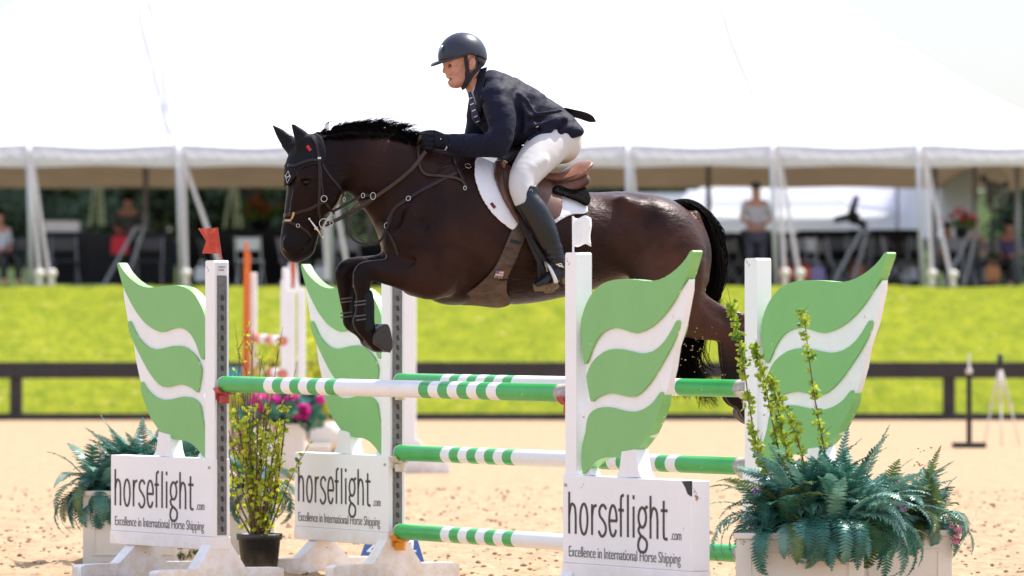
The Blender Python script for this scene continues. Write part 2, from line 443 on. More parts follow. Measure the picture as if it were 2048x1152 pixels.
def nets(F, name, m, parent, smooth=2, mats=None, matfn=None):
    D = F.D
    D[0] = D[-1] = .2; D[:, 0] = D[:, -1] = .2; D[:, :, 0] = D[:, :, -1] = .2
    S = D < 0
    nx, ny, nz = D.shape
    c = np.zeros((nx - 1, ny - 1, nz - 1), np.int8)
    offs = [(i, j, k) for i in (0, 1) for j in (0, 1) for k in (0, 1)]
    for i, j, k in offs: c += S[i:nx - 1 + i, j:ny - 1 + j, k:nz - 1 + k]
    act = (c > 0) & (c < 8)
    I, J, K = np.nonzero(act)
    idx = np.full(act.shape, -1, np.int32); idx[I, J, K] = np.arange(len(I))
    val = {o: D[I + o[0], J + o[1], K + o[2]] for o in offs}
    acc = np.zeros((len(I), 3)); cnt = np.zeros(len(I))
    for o in offs:
        for ax in range(3):
            if o[ax] == 1: continue
            o2 = list(o); o2[ax] = 1; o2 = tuple(o2)
            a, b = val[o], val[o2]
            mk = (a < 0) != (b < 0)
            t = np.where(mk, a / np.where(mk, a - b, 1), 0)
            p = np.zeros((len(I), 3)); p += o; p[:, ax] += t
            acc += p * mk[:, None]; cnt += mk
    V = (acc / cnt[:, None] + np.stack([I, J, K], 1)) * F.h + F.lo
    faces = []
    for ax in range(3):
        sl0 = [slice(None)] * 3; sl1 = [slice(None)] * 3
        sl0[ax] = slice(0, -1); sl1[ax] = slice(1, None)
        a = S[tuple(sl0)]; b = S[tuple(sl1)]
        e = np.nonzero(a != b)
        e = np.stack(e, 1)
        u, v = [(1, 2), (2, 0), (0, 1)][ax]
        ok = (e[:, u] > 0) & (e[:, v] > 0) & (e[:, u] < D.shape[u] - 1) & (e[:, v] < D.shape[v] - 1)
        e = e[ok]
        fl = a[e[:, 0], e[:, 1], e[:, 2]]
        q = []
        for du, dv in ((1, 1), (0, 1), (0, 0), (1, 0)):
            g = e.copy(); g[:, u] -= du; g[:, v] -= dv
            q.append(idx[g[:, 0], g[:, 1], g[:, 2]])
        q = np.stack(q, 1)
        q[~fl] = q[~fl][:, ::-1]
        faces.append(q)
    Q = np.concatenate(faces)
    Q = Q[(Q >= 0).all(1)]
    # light laplacian smoothing
    for _ in range(smooth):
        s = np.zeros_like(V); n = np.zeros(len(V))
        for a, b in ((0, 1), (1, 2), (2, 3), (3, 0)):
            np.add.at(s, Q[:, a], V[Q[:, b]]); np.add.at(n, Q[:, a], 1)
            np.add.at(s, Q[:, b], V[Q[:, a]]); np.add.at(n, Q[:, b], 1)
        V = V * .5 + .5 * s / np.maximum(n, 1)[:, None]
    me = bpy.data.meshes.new(name)
    me.vertices.add(len(V)); me.vertices.foreach_set('co', V.astype(np.float32).ravel())
    me.loops.add(len(Q) * 4); me.loops.foreach_set('vertex_index', Q.ravel().astype(np.int32))
    me.polygons.add(len(Q)); me.polygons.foreach_set('loop_start', (np.arange(len(Q)) * 4).astype(np.int32))
    me.polygons.foreach_set('loop_total', np.full(len(Q), 4, np.int32))
    me.update(calc_edges=True)
    for mm in (m if isinstance(m, (list, tuple)) else [m]): me.materials.append(mm)
    me.polygons.foreach_set('use_smooth', np.ones(len(Q), bool))
    o = bpy.data.objects.new(name, me); COL.objects.link(o)
    if parent: o.parent = parent
    return o
def bbox_of(poly, lat0, lat1, pad=.03):
    P = [Hpt(x, y, l) for x, y in poly for l in (lat0, lat1)]
    lo = [min(p[i] for p in P) - pad for i in range(3)]; hi = [max(p[i] for p in P) + pad for i in range(3)]
    return lo, hi

# ------------------------------------------------------------------ the horse's body field
def horse_chains():
    H = []
    H.append((ch([(640, 302, 34, .065, 0), (628, 336, 51, .095, 0), (631, 372, 57, .098, 0), (617, 408, 47, .082, 0),
                  (606, 443, 40, .064, 0), (597, 474, 36, .056, 0), (592, 494, 31, .060, 0)]), .03))
    H.append((ch([(600, 480, 28, .05, 0), (613, 497, 15, .04, 0)]), .03))
    H.append((ch([(655, 312, 44, .07, 0), (690, 322, 55, .085, 0), (728, 326, 64, .09, 0), (775, 350, 82, .11, 0), (822, 385, 97, .14, 0),
                  (868, 425, 112, .18, 0)]), .04))
    H.append((ch([(842, 312, 20, .045, 0), (885, 328, 27, .05, 0), (930, 340, 27, .05, 0), (975, 362, 22, .05, 0)]), .05))
    H.append((ch([(862, 452, 98, .19, 0), (905, 456, 138, .235, 0), (965, 465, 138, .26, 0), (1030, 480, 129, .27, 0), (1100, 486, 112, .275, 0),
                  (1180, 481, 97, .275, 0), (1250, 470, 88, .27, 0), (1305, 478, 88, .26, 0), (1326, 496, 84, .24, 0)]), .06))
    for s in (1, -1):
        # hind quarter, thigh, gaskin, hock, cannon
        dx = 0 if s > 0 else -6
        H.append((ch([(1300, 470, 66, .12, .13 * s), (1340, 520, 71, .125, .14 * s), (1352, 580, 58, .105, .14 * s), (1352, 622, 48, .085, .14 * s)]), .06))
        H.append((ch([(1350, 612, 50, .08, .14 * s), (1390, 638, 40, .062, .13 * s), (1430 + dx, 655, 27, .048, .12 * s), (1462 + dx, 664, 24, .04, .12 * s),
                      (1468 + dx, 684, 29, .042, .12 * s), (1464 + dx, 715, 23, .034, .12 * s), (1464 + dx, 760, 17, .028, .12 * s),
                      (1467 + dx, 790, 19, .034, .12 * s), (1486 + dx, 808, 15, .030, .12 * s), (1500 + dx, 826, 19, .04, .12 * s)]), .03))
        H.append((ch([(1396, 600, 17, .04, .13 * s), (1436 + dx, 622, 15, .03, .12 * s), (1478 + dx, 638, 12, .02, .12 * s)]), .03))
        H.append((ch([(1450 + dx, 640, 12, .02, .12 * s), (1482 + dx, 636, 10, .018, .12 * s), (1487 + dx, 660, 12, .02, .12 * s)]), .02))
    # near foreleg
    H.append((ch([(880, 470, 70, .09, .16), (868, 540, 56, .08, .16), (838, 553, 38, .065, .15), (796, 547, 29, .052, .14), (752, 541, 21, .04, .13),
                  (728, 546, 21, .038, .13), (724, 570, 18, .036, .13), (724, 590, 13, .027, .13), (722, 625, 12, .025, .13),
                  (722, 646, 17, .032, .13), (740, 670, 16, .030, .13), (757, 686, 19, .04, .13)], 5), .03))
    # far foreleg
    H.append((ch([(880, 470, 70, .09, -.16), (858, 530, 50, .07, -.16), (810, 535, 32, .055, -.14), (752, 532, 22, .045, -.13),
                  (705, 534, 19, .038, -.13), (690, 546, 21, .038, -.13), (690, 570, 17, .034, -.13), (692, 600, 13, .026, -.13), (697, 628, 12, .025, -.13),
                  (702, 645, 16, .032, -.13), (722, 662, 14, .028, -.13), (738, 680, 16, .04, -.13)], 5), .03))
    # ears inside the bonnet
    H.append((ch([(612, 292, 12, .02, .05), (596, 266, 9, .014, .065), (585, 250, 3, .005, .07)]), .02))
    H.append((ch([(592, 292, 12, .02, -.05), (568, 270, 9, .014, -.06), (550, 255, 3, .005, -.065)]), .02))
    return H
HCH = horse_chains()
def horse_field(lo, hi, h, detail=True):
    F = Field(lo, hi, h)
    for C, k in HCH: add_chain(F, C, k)
    if detail:
        for s in (1, -1):
            # shoulder blade, triceps, breast, cheek, brow, hip point, stifle, jaw groove
            add_chain(F, ch([(905, 345, 16, .02, .17 * s), (870, 400, 26, .03, .185 * s), (838, 450, 30, .035, .17 * s), (815, 490, 26, .04, .13 * s)]), .035)
            add_chain(F, ch([(905, 440, 24, .03, .215 * s), (885, 500, 34, .035, .215 * s), (868, 545, 30, .03, .20 * s)]), .035)
            add_chain(F, ch([(872, 372, 7, .014, .215 * s), (850, 412, 8, .014, .225 * s), (846, 452, 7, .014, .22 * s)]), .035, sub=True)
            add_chain(F, ch([(925, 400, 9, .014, .262 * s), (925, 450, 10, .014, .285 * s), (915, 510, 9, .014, .28 * s), (905, 556, 7, .012, .255 * s)]), .05, sub=True)
            add_chain(F, ch([(1150, 560, 5, .010, .235 * s), (1080, 578, 5, .010, .215 * s), (1000, 588, 5, .010, .20 * s)]), .03, sub=True)
            add_ell(F, 800, 485, .09 * s, 34, 44, .07, .05)
            add_ell(F, 642, 378, .075 * s, 36, 44, .026, .03)
            add_ell(F, 612, 352, .082 * s, 18, 10, .018, .02, rot=-20)
            add_chain(F, ch([(590, 385, 5, .008, .070 * s), (584, 425, 5, .008, .058 * s)]), .02)
            add_ell(F, 613, 364, .100 * s, 10, 7, .012, .012, sub=True)
            add_chain(F, ch([(600, 359, 2.5, .006, .098 * s), (611, 354, 3, .007, .106 * s), (622, 358, 2.5, .006, .100 * s)]), .010)
            add_chain(F, ch([(601, 368, 2, .005, .097 * s), (612, 372, 2.2, .006, .102 * s), (622, 368, 2, .005, .099 * s)]), .010)
            # tendons and bones of the foreleg, veins
            add_chain(F, ch([(800, 566, 5, .010, .155 * s), (770, 562, 5, .010, .145 * s), (745, 556, 5, .009, .14 * s)]), .014) if s > 0 else None
            add_chain(F, ch([(840, 520, 4, .007, .20 * s), (800, 527, 4, .007, .182 * s), (765, 530, 4, .007, .165 * s)]), .020, sub=True) if s > 0 else None
            add_chain(F, ch([(1200, 560, 3, .006, .262 * s), (1140, 548, 3, .006, .282 * s), (1080, 556, 3, .006, .268 * s), (1000, 560, 3, .006, .262 * s)]), .012)
            add_chain(F, ch([(650, 395, 4, .006, .100 * s), (640, 410, 4, .006, .092 * s), (622, 420, 3, .005, .080 * s)]), .012)
            add_ell(F, 1262, 415, .20 * s, 30, 14, .05, .06, rot=-40)
            add_ell(F, 1300, 560, .20 * s, 40, 50, .06, .06)
            add_chain(F, ch([(1290, 430, 18, .03, .27 * s), (1276, 480, 24, .03, .29 * s), (1262, 540, 20, .03, .29 * s)]), .07, sub=True)
            add_chain(F, ch([(1390, 430, 10, .03, .06 * s), (1408, 500, 14, .04, .10 * s), (1404, 560, 12, .04, .12 * s)]), .04)
            # nostril
            add_ell(F, 569, 497, .052 * s, 5, 11, .016, .008, rot=15, sub=True)
            add_ell(F, 574, 488, .050 * s, 10, 14, .014, .02)
            # jugular groove
            add_chain(F, ch([(700, 372, 5, .010, .082 * s), (745, 398, 6, .010, .105 * s), (790, 440, 8, .012, .15 * s)]), .03, sub=True)
        add_ell(F, 905, 590, 0, 40, 18, .12, .05)
        add_ell(F, 835, 575, .0, 30, 18, .10, .05)
        # mouth line and chin
        add_chain(F, ch([(588, 512, 2, .04, 0), (606, 492, 2, .07, 0), (618, 476, 2, .08, 0)]), .006, sub=True)
    return F
# ------------------------------------------------------------------ horse materials
def coat_mat():
    m = bpy.data.materials.new('bay_coat'); m.use_nodes = True
    t = m.node_tree; N = t.nodes; L = t.links; b = N['Principled BSDF']
    tc = N.new('ShaderNodeTexCoord')
    nz = N.new('ShaderNodeTexNoise'); nz.inputs['Scale'].default_value = 2.6; nz.inputs['Detail'].default_value = 7; nz.inputs['Distortion'].default_value = .5
    L.new(tc.outputs['Object'], nz.inputs['Vector'])
    rp = N.new('ShaderNodeValToRGB')
    rp.color_ramp.elements[0].position = .35; rp.color_ramp.elements[0].color = (.015, .0064, .0058, 1)
    rp.color_ramp.elements[1].position = .66; rp.color_ramp.elements[1].color = (.068, .0300, .0200, 1)
    L.new(nz.outputs['Fac'], rp.inputs[0])
    # black points: lower legs and muzzle are black on a bay
    at = N.new('ShaderNodeAttribute'); at.attribute_name = 'points'
    aw = N.new('ShaderNodeAttribute'); aw.attribute_name = 'sunlit_coat'  # coat tone with sunlit quarters and shaded neck painted in
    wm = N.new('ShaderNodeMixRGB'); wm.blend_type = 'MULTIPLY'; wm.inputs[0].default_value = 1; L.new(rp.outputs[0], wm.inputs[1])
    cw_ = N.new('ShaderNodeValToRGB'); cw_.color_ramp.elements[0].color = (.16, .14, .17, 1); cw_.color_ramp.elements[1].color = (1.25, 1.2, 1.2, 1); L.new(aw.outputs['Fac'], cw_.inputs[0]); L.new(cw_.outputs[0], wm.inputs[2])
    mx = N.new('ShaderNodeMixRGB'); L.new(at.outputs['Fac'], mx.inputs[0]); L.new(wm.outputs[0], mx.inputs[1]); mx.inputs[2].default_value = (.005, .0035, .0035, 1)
    L.new(mx.outputs[0], b.inputs['Base Color'])
    b.inputs['Roughness'].default_value = .34
    b.inputs['Specular IOR Level'].default_value = .14; b.inputs['Specular Tint'].default_value = (1, .80, .80, 1)
    b.inputs['Sheen Weight'].default_value = .02; b.inputs['Sheen Roughness'].default_value = .4
    b.inputs['Sheen Tint'].default_value = (.6, .45, .4, 1)
    n2 = N.new('ShaderNodeTexNoise'); n2.inputs['Scale'].default_value = 14; n2.inputs['Detail'].default_value = 8; n2.inputs['Roughness'].default_value = .6
    mp = N.new('ShaderNodeMapping'); mp.inputs['Scale'].default_value = (1.0, 1.0, 2.2); mp.inputs['Rotation'].default_value = (0, R(-30), 0)
    L.new(tc.outputs['Object'], mp.inputs[0]); L.new(mp.outputs[0], n2.inputs['Vector'])
    n3 = N.new('ShaderNodeTexNoise'); n3.inputs['Scale'].default_value = 75; n3.inputs['Detail'].default_value = 2
    mp3 = N.new('ShaderNodeMapping'); mp3.inputs['Scale'].default_value = (.25, 1.0, 1.0); mp3.inputs['Rotation'].default_value = (0, R(35), 0)
    L.new(tc.outputs['Object'], mp3.inputs[0]); L.new(mp3.outputs[0], n3.inputs['Vector'])
    ad = N.new('ShaderNodeMath'); ad.operation = 'MULTIPLY_ADD'; ad.inputs[1].default_value = .30
    L.new(n3.outputs['Fac'], ad.inputs[0]); L.new(n2.outputs['Fac'], ad.inputs[2])
    bp = N.new('ShaderNodeBump'); bp.inputs['Strength'].default_value = .55; bp.inputs['Distance'].default_value = .012
    L.new(ad.outputs[0], bp.inputs['Height']); L.new(bp.outputs[0], b.inputs['Normal'])
    return m
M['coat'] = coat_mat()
M['hair'] = mat('black_horse_hair', (.006, .0042, .004), .8, spec=.03, var=.4, scale=30)
M['leather'] = mat('dark_bridle_leather', (.020, .012, .012), .42, spec=.3, var=.3, scale=30)
M['rein'] = mat('brown_rein_leather', (.060, .036, .028), .5, spec=.25, var=.3, scale=50)
M['steel'] = mat('polished_steel', (.65, .62, .58), .18, metal=1)
M['saddle'] = mat('brown_saddle_leather', (.14, .060, .036), .38, spec=.35, col2=(.065, .028, .018), scale=9, bump=.2, bscale=120, bdist=.001)
M['seatl'] = mat('tan_seat_leather', (.30, .135, .085), .42, col2=(.20, .08, .05), scale=9, bump=.15, bscale=120, bdist=.001)
M['girth'] = mat('worn_girth_leather', (.125, .080, .060), .6, spec=.2, col2=(.055, .034, .026), scale=14, bump=.7, bscale=30, bdist=.004, stretch=(1, 1, 2))
M['padw'] = mat('white_cotton_pad', (.78, .76, .80), .8, var=.06, bump=.5, bscale=90, bdist=.003)
M['fleece'] = mat('black_fleece', (.008, .007, .007), .95, spec=.05, var=.5, bump=1, bscale=90, bdist=.02)
M['lamb'] = mat('cream_sheepskin', (.62, .42, .22), .95, var=.3, bump=1, bscale=160, bdist=.006)
M['bonnet'] = mat('black_crochet', (.007, .007, .011), .7, spec=.2, var=.3, bump=.5, bscale=260, bdist=.002)
M['hoof'] = mat('dark_hoof_horn', (.030, .023, .020), .55, col2=(.03, .022, .02), scale=12, bump=.4, bscale=60, stretch=(3, 3, .6))
M['shoe'] = mat('dusty_steel', (.30, .22, .15), .6, metal=.4, var=.4, scale=40)
M['neop'] = mat('black_neoprene', (.008, .008, .010), .55, spec=.2, var=.4, scale=30, bump=.3, bscale=120, bdist=.002)
M['tape'] = mat('grey_binding', (.085, .07, .066), .7)
M['eye'] = mat('dark_eye', (.004, .003, .002), .12, spec=.25)
M['whitethread'] = mat('white_embroidery', (.7, .7, .75), .7)

def ribbon(mb, P, Nn, wd, th, mi=0):
    """flat strap along points P lying with normals Nn"""
    P = [Vector(p) for p in P]; vs = []
    for i, p in enumerate(P):
        t = (P[min(i + 1, len(P) - 1)] - P[max(i - 1, 0)]).normalized()
        n = Vector(Nn[i]); n = (n - t * n.dot(t))
        if n.length < .05: n = Vector((0, -1, 0)) - t * Vector((0, -1, 0)).dot(t)
        n.normalize(); b = t.cross(n)
        w_ = wd[i] if hasattr(wd, '__len__') else wd
        for sx, sn in ((-.5, 0), (-.42, 1), (.42, 1), (.5, 0)):
            vs.append(p + b * w_ * sx + n * th * sn)
    fs = []
    for i in range(len(P) - 1):
        for k in range(4):
            fs.append((i * 4 + k, i * 4 + (k + 1) % 4, (i + 1) * 4 + (k + 1) % 4, (i + 1) * 4 + k))
    fs += [(0, 1, 2, 3), tuple((len(P) - 1) * 4 + k for k in (3, 2, 1, 0))]
    mb.add(vs, fs, mi)
# ------------------------------------------------------------------ the rider
M['skin'] = mat('sunburnt_skin', (.56, .29, .215), .5, col2=(.46, .20, .14), scale=26, bump=.15, bscale=120, bdist=.001, sss=.12)
M['jacket'] = mat('navy_jacket_cloth', (.0085, .0090, .024), .62, var=.15, scale=5, bump=.9, bscale=7, bdist=.02, spec=.12, sheen=.03, stretch=(1, 1, 1.8))
M['breech'] = mat('white_breeches', (.57, .545, .535), .75, var=.05, bump=.25, bscale=9, bdist=.006)
M['bootl'] = mat('black_boot_leather', (.005, .005, .008), .32, spec=.35, bump=.35, bscale=11, bdist=.012, coat=.15, stretch=(1, 1, 1.5))
M['helmet'] = mat('matt_navy_helmet', (.020, .024, .038), .36, spec=.4)
M['flap'] = mat('navy_flap', (.006, .006, .014), .7, spec=.05)
M['glove'] = mat('black_glove', (.007, .007, .013), .6, spec=.15, bump=.3, bscale=120, bdist=.001)
M['shirt'] = mat('lilac_shirt', (.50, .50, .70), .7)
M['tie1'] = mat('striped_tie', (.70, .74, .82), .5)
M['tie2'] = mat('navy_tie', (.012, .018, .05), .5)
M['sole'] = mat('dusty_sole', (.20, .13, .07), .8, var=.4, scale=40)
M['eyewhite'] = mat('eye_white', (.6, .55, .52), .2)
M['brow'] = mat('sandy_brow', (.25, .14, .08), .8)
# ------------------------------------------------------------------ the oxer: four leaf wing standards, four rails
FR = Vector(W(1157, 0, 25.2)[:2]); FL = Vector(W(434, 0, 28.3)[:2])
U = (FR - FL).normalized(); WV = Vector((-U.y, U.x)); WV = WV if WV.y > 0 else -WV
ANG = math.atan2(U.y, U.x)
BL = FL + WV * 1.12; BR = FR + WV * 1.065
def on_wing(px, py, off=-.028, base=None):
    o = (base or FR) + WV * off
    k = (px - 1024) / FP
    p = (o.x - k * o.y) / (k * U.y - U.x)
    Y = o.y + p * U.y
    return (p, CAMH + (HOR - py) * Y / FP)
def crop(pts): return [on_wing(x / 2.305 + 1100, y / 2.305 + 480) for x, y in pts]
LEAF = [crop(q) for q in (
    [(160, 572), (148, 500), (142, 430), (146, 365), (168, 295), (200, 240), (240, 203), (290, 185), (340, 180), (400, 183), (470, 189), (530, 172), (588, 130), (628, 85), (650, 50), (662, 56), (648, 110), (625, 180), (598, 235), (560, 300), (515, 358), (465, 402), (400, 430), (355, 418), (310, 406), (268, 412), (230, 440), (200, 490), (178, 550)],
    [(190, 745), (180, 700), (170, 640), (172, 615), (196, 562), (248, 516), (300, 502), (355, 509), (420, 523), (478, 511), (530, 465), (566, 405), (584, 372), (596, 376), (590, 420), (560, 490), (522, 560), (480, 630), (436, 688), (390, 722), (340, 718), (290, 706), (240, 716), (210, 732)],
    [(152, 1080), (147, 1010), (149, 950), (165, 880), (172, 830), (186, 798), (220, 776), (270, 770), (330, 785), (392, 792), (442, 774), (480, 742), (505, 706), (518, 704), (514, 760), (488, 830), (460, 890), (430, 932), (398, 968), (360, 990), (310, 1002), (258, 1002), (215, 1020), (180, 1052)])]
BACKB = crop([(158, 575), (190, 470), (250, 395), (330, 385), (400, 410), (480, 370), (560, 290), (634, 180), (632, 230), (604, 380), (570, 495), (556, 590), (528, 705), (500, 730), (400, 810), (280, 790), (190, 840), (160, 930), (152, 1000), (150, 800), (170, 745), (168, 690), (158, 610)])
NECK = crop([(340, 975), (402, 965), (408, 1010), (416, 1060), (432, 1094), (318, 1094), (330, 1050), (336, 1000)])
STUB = crop([(150, 1060), (180, 1050), (200, 1084), (150, 1088)])
# letter strokes, in the photograph's own proportions; x along the board, y up from the base line, metres
def glyphs():
    kx = .87 / 880; X = lambda v: (v - 225) * kx
    xh, asc = .148, .203
    out = []
    def st(pts, smooth=True, n=5):
        out.append([tuple(p) for p in (catmull(pts, n) if smooth else pts)])
    def el(cx, cy, rx, ry, a0=0, a1=360):
        out.append([(cx + rx * math.cos(R(a)), cy + ry * math.sin(R(a))) for a in np.linspace(a0, a1, 25)])
    def n_(x0, x1):
        st([(X(x0), xh * .62), (X(x0 + (x1 - x0) * .22), xh * .90), (X((x0 + x1) / 2), xh * .98), (X(x1 - 8), xh * .88), (X(x1), xh * .62)])
        st([(X(x1), xh * .62), (X(x1), 0)], False)
    st([(X(233), 0), (X(233), asc)], False); n_(233, 292)
    el(X(366), xh / 2, X(366) - X(333), xh / 2)
    st([(X(440), 0), (X(440), xh)], False); st([(X(440), xh * .62), (X(452), xh * .9), (X(480), xh * .98)])
    st([(X(567), xh * .86), (X(548), xh * .98), (X(524), xh * .97), (X(506), xh * .82), (X(511), xh * .64), (X(537), xh * .5), (X(560), xh * .34), (X(563), xh * .15), (X(544), .0), (X(520), -.002), (X(498), xh * .14)])
    el(X(627), xh / 2, X(627) - X(594), xh / 2, 0, 325); st([(X(596), xh * .5), (X(661), xh * .5)], False)
    st([(X(697), 0), (X(697), asc * .80), (X(703), asc * .95), (X(722), asc * .985)]); st([(X(676), xh * .86), (X(722), xh * .86)], False)
    st([(X(759), 0), (X(759), asc)], False)
    st([(X(809), 0), (X(809), xh)], False); st([(X(809), asc * .90), (X(809), asc * .995)], False)
    gx = 885
    el(X(gx), xh * .66, X(gx) - X(852), xh * .32)
    st([(X(866), xh * .40), (X(852), xh * .24), (X(868), xh * .10), (X(895), xh * .02), (X(922), -xh * .10), (X(924), -xh * .30), (X(905), -xh * .44), (X(870), -xh * .44), (X(850), -xh * .30), (X(854), -xh * .10), (X(874), xh * .06)])
    st([(X(904), xh * .90), (X(920), xh * 1.0), (X(932), xh * 1.0)])
    st([(X(957), 0), (X(957), asc)], False); n_(957, 1017)
    st([(X(1071), asc * .90), (X(1071), xh * .20), (X(1079), .004), (X(1103), .002)]); st([(X(1047), xh * .92), (X(1103), xh * .92)], False)
    return out
GL = glyphs()
def stroke_mesh(mb, polys, x0, z0, y, wd=.0150, th=.0022):
    for pts in polys:
        P = [Vector((x0 + a, y, z0 + b)) for a, b in pts]
        vs = []
        closed = (P[0] - P[-1]).length < 1e-4
        for i, p in enumerate(P):
            if closed: t = P[(i + 1) % (len(P) - 1)] - P[(i - 1) % (len(P) - 1)]
            else: t = P[min(i + 1, len(P) - 1)] - P[max(i - 1, 0)]
            t.normalize(); b = Vector((-t.z, 0, t.x))
            ww = wd * (1 if abs(t.z) > .7 else .92)
            for sx, yy in ((-.5, 0), (-.5, -th), (.5, -th), (.5, 0)): vs.append(p + b * ww * sx + Vector((0, yy, 0)))
        fs = []
        for i in range(len(P) - 1):
            for k in range(4): fs.append((i * 4 + k, i * 4 + (k + 1) % 4, (i + 1) * 4 + (k + 1) % 4, (i + 1) * 4 + k))
        if not closed: fs += [(0, 1, 2, 3), tuple((len(P) - 1) * 4 + k for k in (3, 2, 1, 0))]
        mb.add(vs, fs)
def text_mesh(txt, name, m, parent, x0, x1, z0, cap, y, rotx=90, rotz=0, M4=None):
    """built-in lettering squeezed to run from x0 to x1 with capitals `cap` high"""
    cu = bpy.data.curves.new(name, 'FONT'); cu.body = txt; cu.size = 1; cu.extrude = .0
    cu.space_character = .96; cu.offset = -.011
    o = bpy.data.objects.new(name, cu); COL.objects.link(o)
    bpy.context.view_layer.update()
    dg = bpy.context.evaluated_depsgraph_get()
    me_ = bpy.data.meshes.new_from_object(o.evaluated_get(dg))
    bpy.data.objects.remove(o)
    xs = [v.co.x for v in me_.vertices]; w0, w1 = min(xs), max(xs)
    capu = .729
    for v in me_.vertices:
        p = Vector((x0 + (v.co.x - w0) / (w1 - w0) * (x1 - x0), y, z0 + v.co.y * cap / capu))
        v.co = M4 @ p if M4 else p
    me_.materials.clear(); me_.materials.append(m); me_.name = name
    ob = bpy.data.objects.new(name, me_); COL.objects.link(ob); ob.parent = parent
    sd = ob.modifiers.new('s', 'SOLIDIFY'); sd.thickness = .002; sd.offset = 0
    return ob
ZT = CAMH + (HOR - 505) * 25.2 / FP     # top of a post
def foot_profile(top, hw=.055, L_=.40):
    return smooth_corner([(-L_, 0), (-L_, .075), (-L_ + .03, .085), (-.155, .088), (-hw + .005, top), (hw - .005, top), (.155, .088), (L_ - .03, .085), (L_, .075), (L_, 0)])
def smooth_corner(p): return p
def standard(base, side, label, top_dz=0.0, flag=None, chip=False, turn=0.0, width=1.065):
    s = side
    t = thing('wing_standard', label, 'jump standard', (base.x, base.y, 0), ANG + R(turn), 'leaf wing standards of the jump')
    zt = ZT + top_dz
    mb = MB()
    r_ = .014
    prof = [(-.05, .0), (.05, .0), (.05, zt - r_), (.05 - r_ * .3, zt - r_ * .3), (.05 - r_, zt), (-.05 + r_, zt), (-.05 + r_ * .3, zt - r_ * .3), (-.05, zt - r_)]
    mb.prism(prof, -.045, .045)
    mb.build('post', M['white'], t, bevel=.004)
    # sign box
    a, b = -.053, width
    X = lambda v: v * s
    mb = MB(); mb.box(min(X(a), X(b)), max(X(a), X(b)), -.058, .050, .262, .688); sg = mb.build('sign_board', M['white'], t, bevel=.004)
    mb = MB(); mb.box(min(X(a), X(b)), max(X(a), X(b)), -.064, .056, .188, .2615); mb.build('board_rail', M['white'], sg, bevel=.005)
    tx = .0 if s > 0 else -1.02
    if s > 0: tx = -.0
    if width > 1:
        mb = MB(); stroke_mesh(mb, GL, tx, .405, -.0585); mb.build('lettering', M['ink'], sg)
        text_mesh('Excellence in International Horse Shipping', 'lettering', M['inkg'], sg, tx + .005, tx + .98, .293, .056, -.0595)
        text_mesh('.com', 'lettering', M['inkg'], sg, tx + .90, tx + .985, .405, .052, -.0595)
    if chip:
        mb = MB(); mb.prism([(b - .075, .684), (b + .002, .6885), (b + .002, .615), (b - .025, .625), (b - .045, .655)], -.0605, -.052); mb.build('chipped_corner', M['black'], sg)
    # leaves
    f = (lambda v: (v[0] * s, v[1], v[2]))
    for q in LEAF:
        mb = MB(); mb.prism(smooth_poly(q, 2), -.030, .024, f=f, side=1); mb.build('leaf', [M['leafgreen'], M['leafedge']], t, bevel=.003)
    mb = MB(); mb.prism(BACKB, -.018, .014, f=f); mb.prism(NECK, -.040, .036, f=f); mb.prism(STUB, -.020, .016, f=f)
    mb.build('backboard', M['whiteclean'], t, bevel=.003)
    # feet: one under the post, one under the far end of the board
    for xc, top in ((-.0, .238), (width - .215, .188)):
        mb = MB(); pr = foot_profile(top)
        mb.prism(pr, -.045, .045, f=lambda v, xc=xc: ((xc * s) + v[1] * 1.13, v[0], v[2]))
        mb.build('foot', M['white'], t, bevel=.008)
    # keyhole track on the side the rails hang on
    k = -s
    mb = MB(); x0 = .0505 * k; x1 = .0545 * k
    mb.box(min(x0, x1), max(x0, x1), -.030, .030, .27, zt - .085)
    n = int((zt - .42) / .055)
    for i in range(n):
        z = .31 + i * .055
        for dy, dz, w_, h_ in ((.0, 0, .008, .010), (.003, -.013, .004, .010)):
            mb.tube([(x1 - .001 * k, dy, z + dz - h_ * 0), (x1 + .0012 * k, dy, z + dz)], h_, 10, 1)
    tr = mb.build('keyhole_track', [M['track'], M['hole']], t)
    if s < 0:
        mb = MB(); mb.box(x0, x1 + .001, -.028, .028, zt - .082, zt - .012); pl = mb.build('track_label', M['padw'], tr)
        text_mesh('SAFETY', 'lettering', M['inkg'], pl, -.024, .024, zt - .04, .008, 0, M4=Matrix(((0, 1, 0, x1 + .0025), (1, 0, 0, 0), (0, 0, 1, 0), (0, 0, 0, 1))))
        text_mesh('CUPS', 'lettering', M['inkg'], pl, -.024, .01, zt - .056, .008, 0, M4=Matrix(((0, 1, 0, x1 + .0025), (1, 0, 0, 0), (0, 0, 1, 0), (0, 0, 0, 1))))
    mb = MB(); mb.tube([(.0 - .02 * s, -.0615 + .0, .64), (-.02 * s, -.067, .64)], .008, 8); mb.build('bolt', M['worn'], sg)
    return t
st_fl = standard(FL, -1, 'leaf wing standard nearest the rear left planter, carrying the red swallow-tail flag', 0, turn=2.2)
st_fr = standard(FR, 1, 'leaf wing standard with the white flag and a chipped black board corner', 0, chip=True)
st_bl = standard(BL, -1, 'leaf wing standard whose lower half shows behind the horse forelegs, orange cup at its foot', turn=-1.8)
st_br = standard(BR, 1, 'leaf wing standard rising behind the big fern planter, partly hidden by budding twigs', -.02, turn=3.6, width=.80)
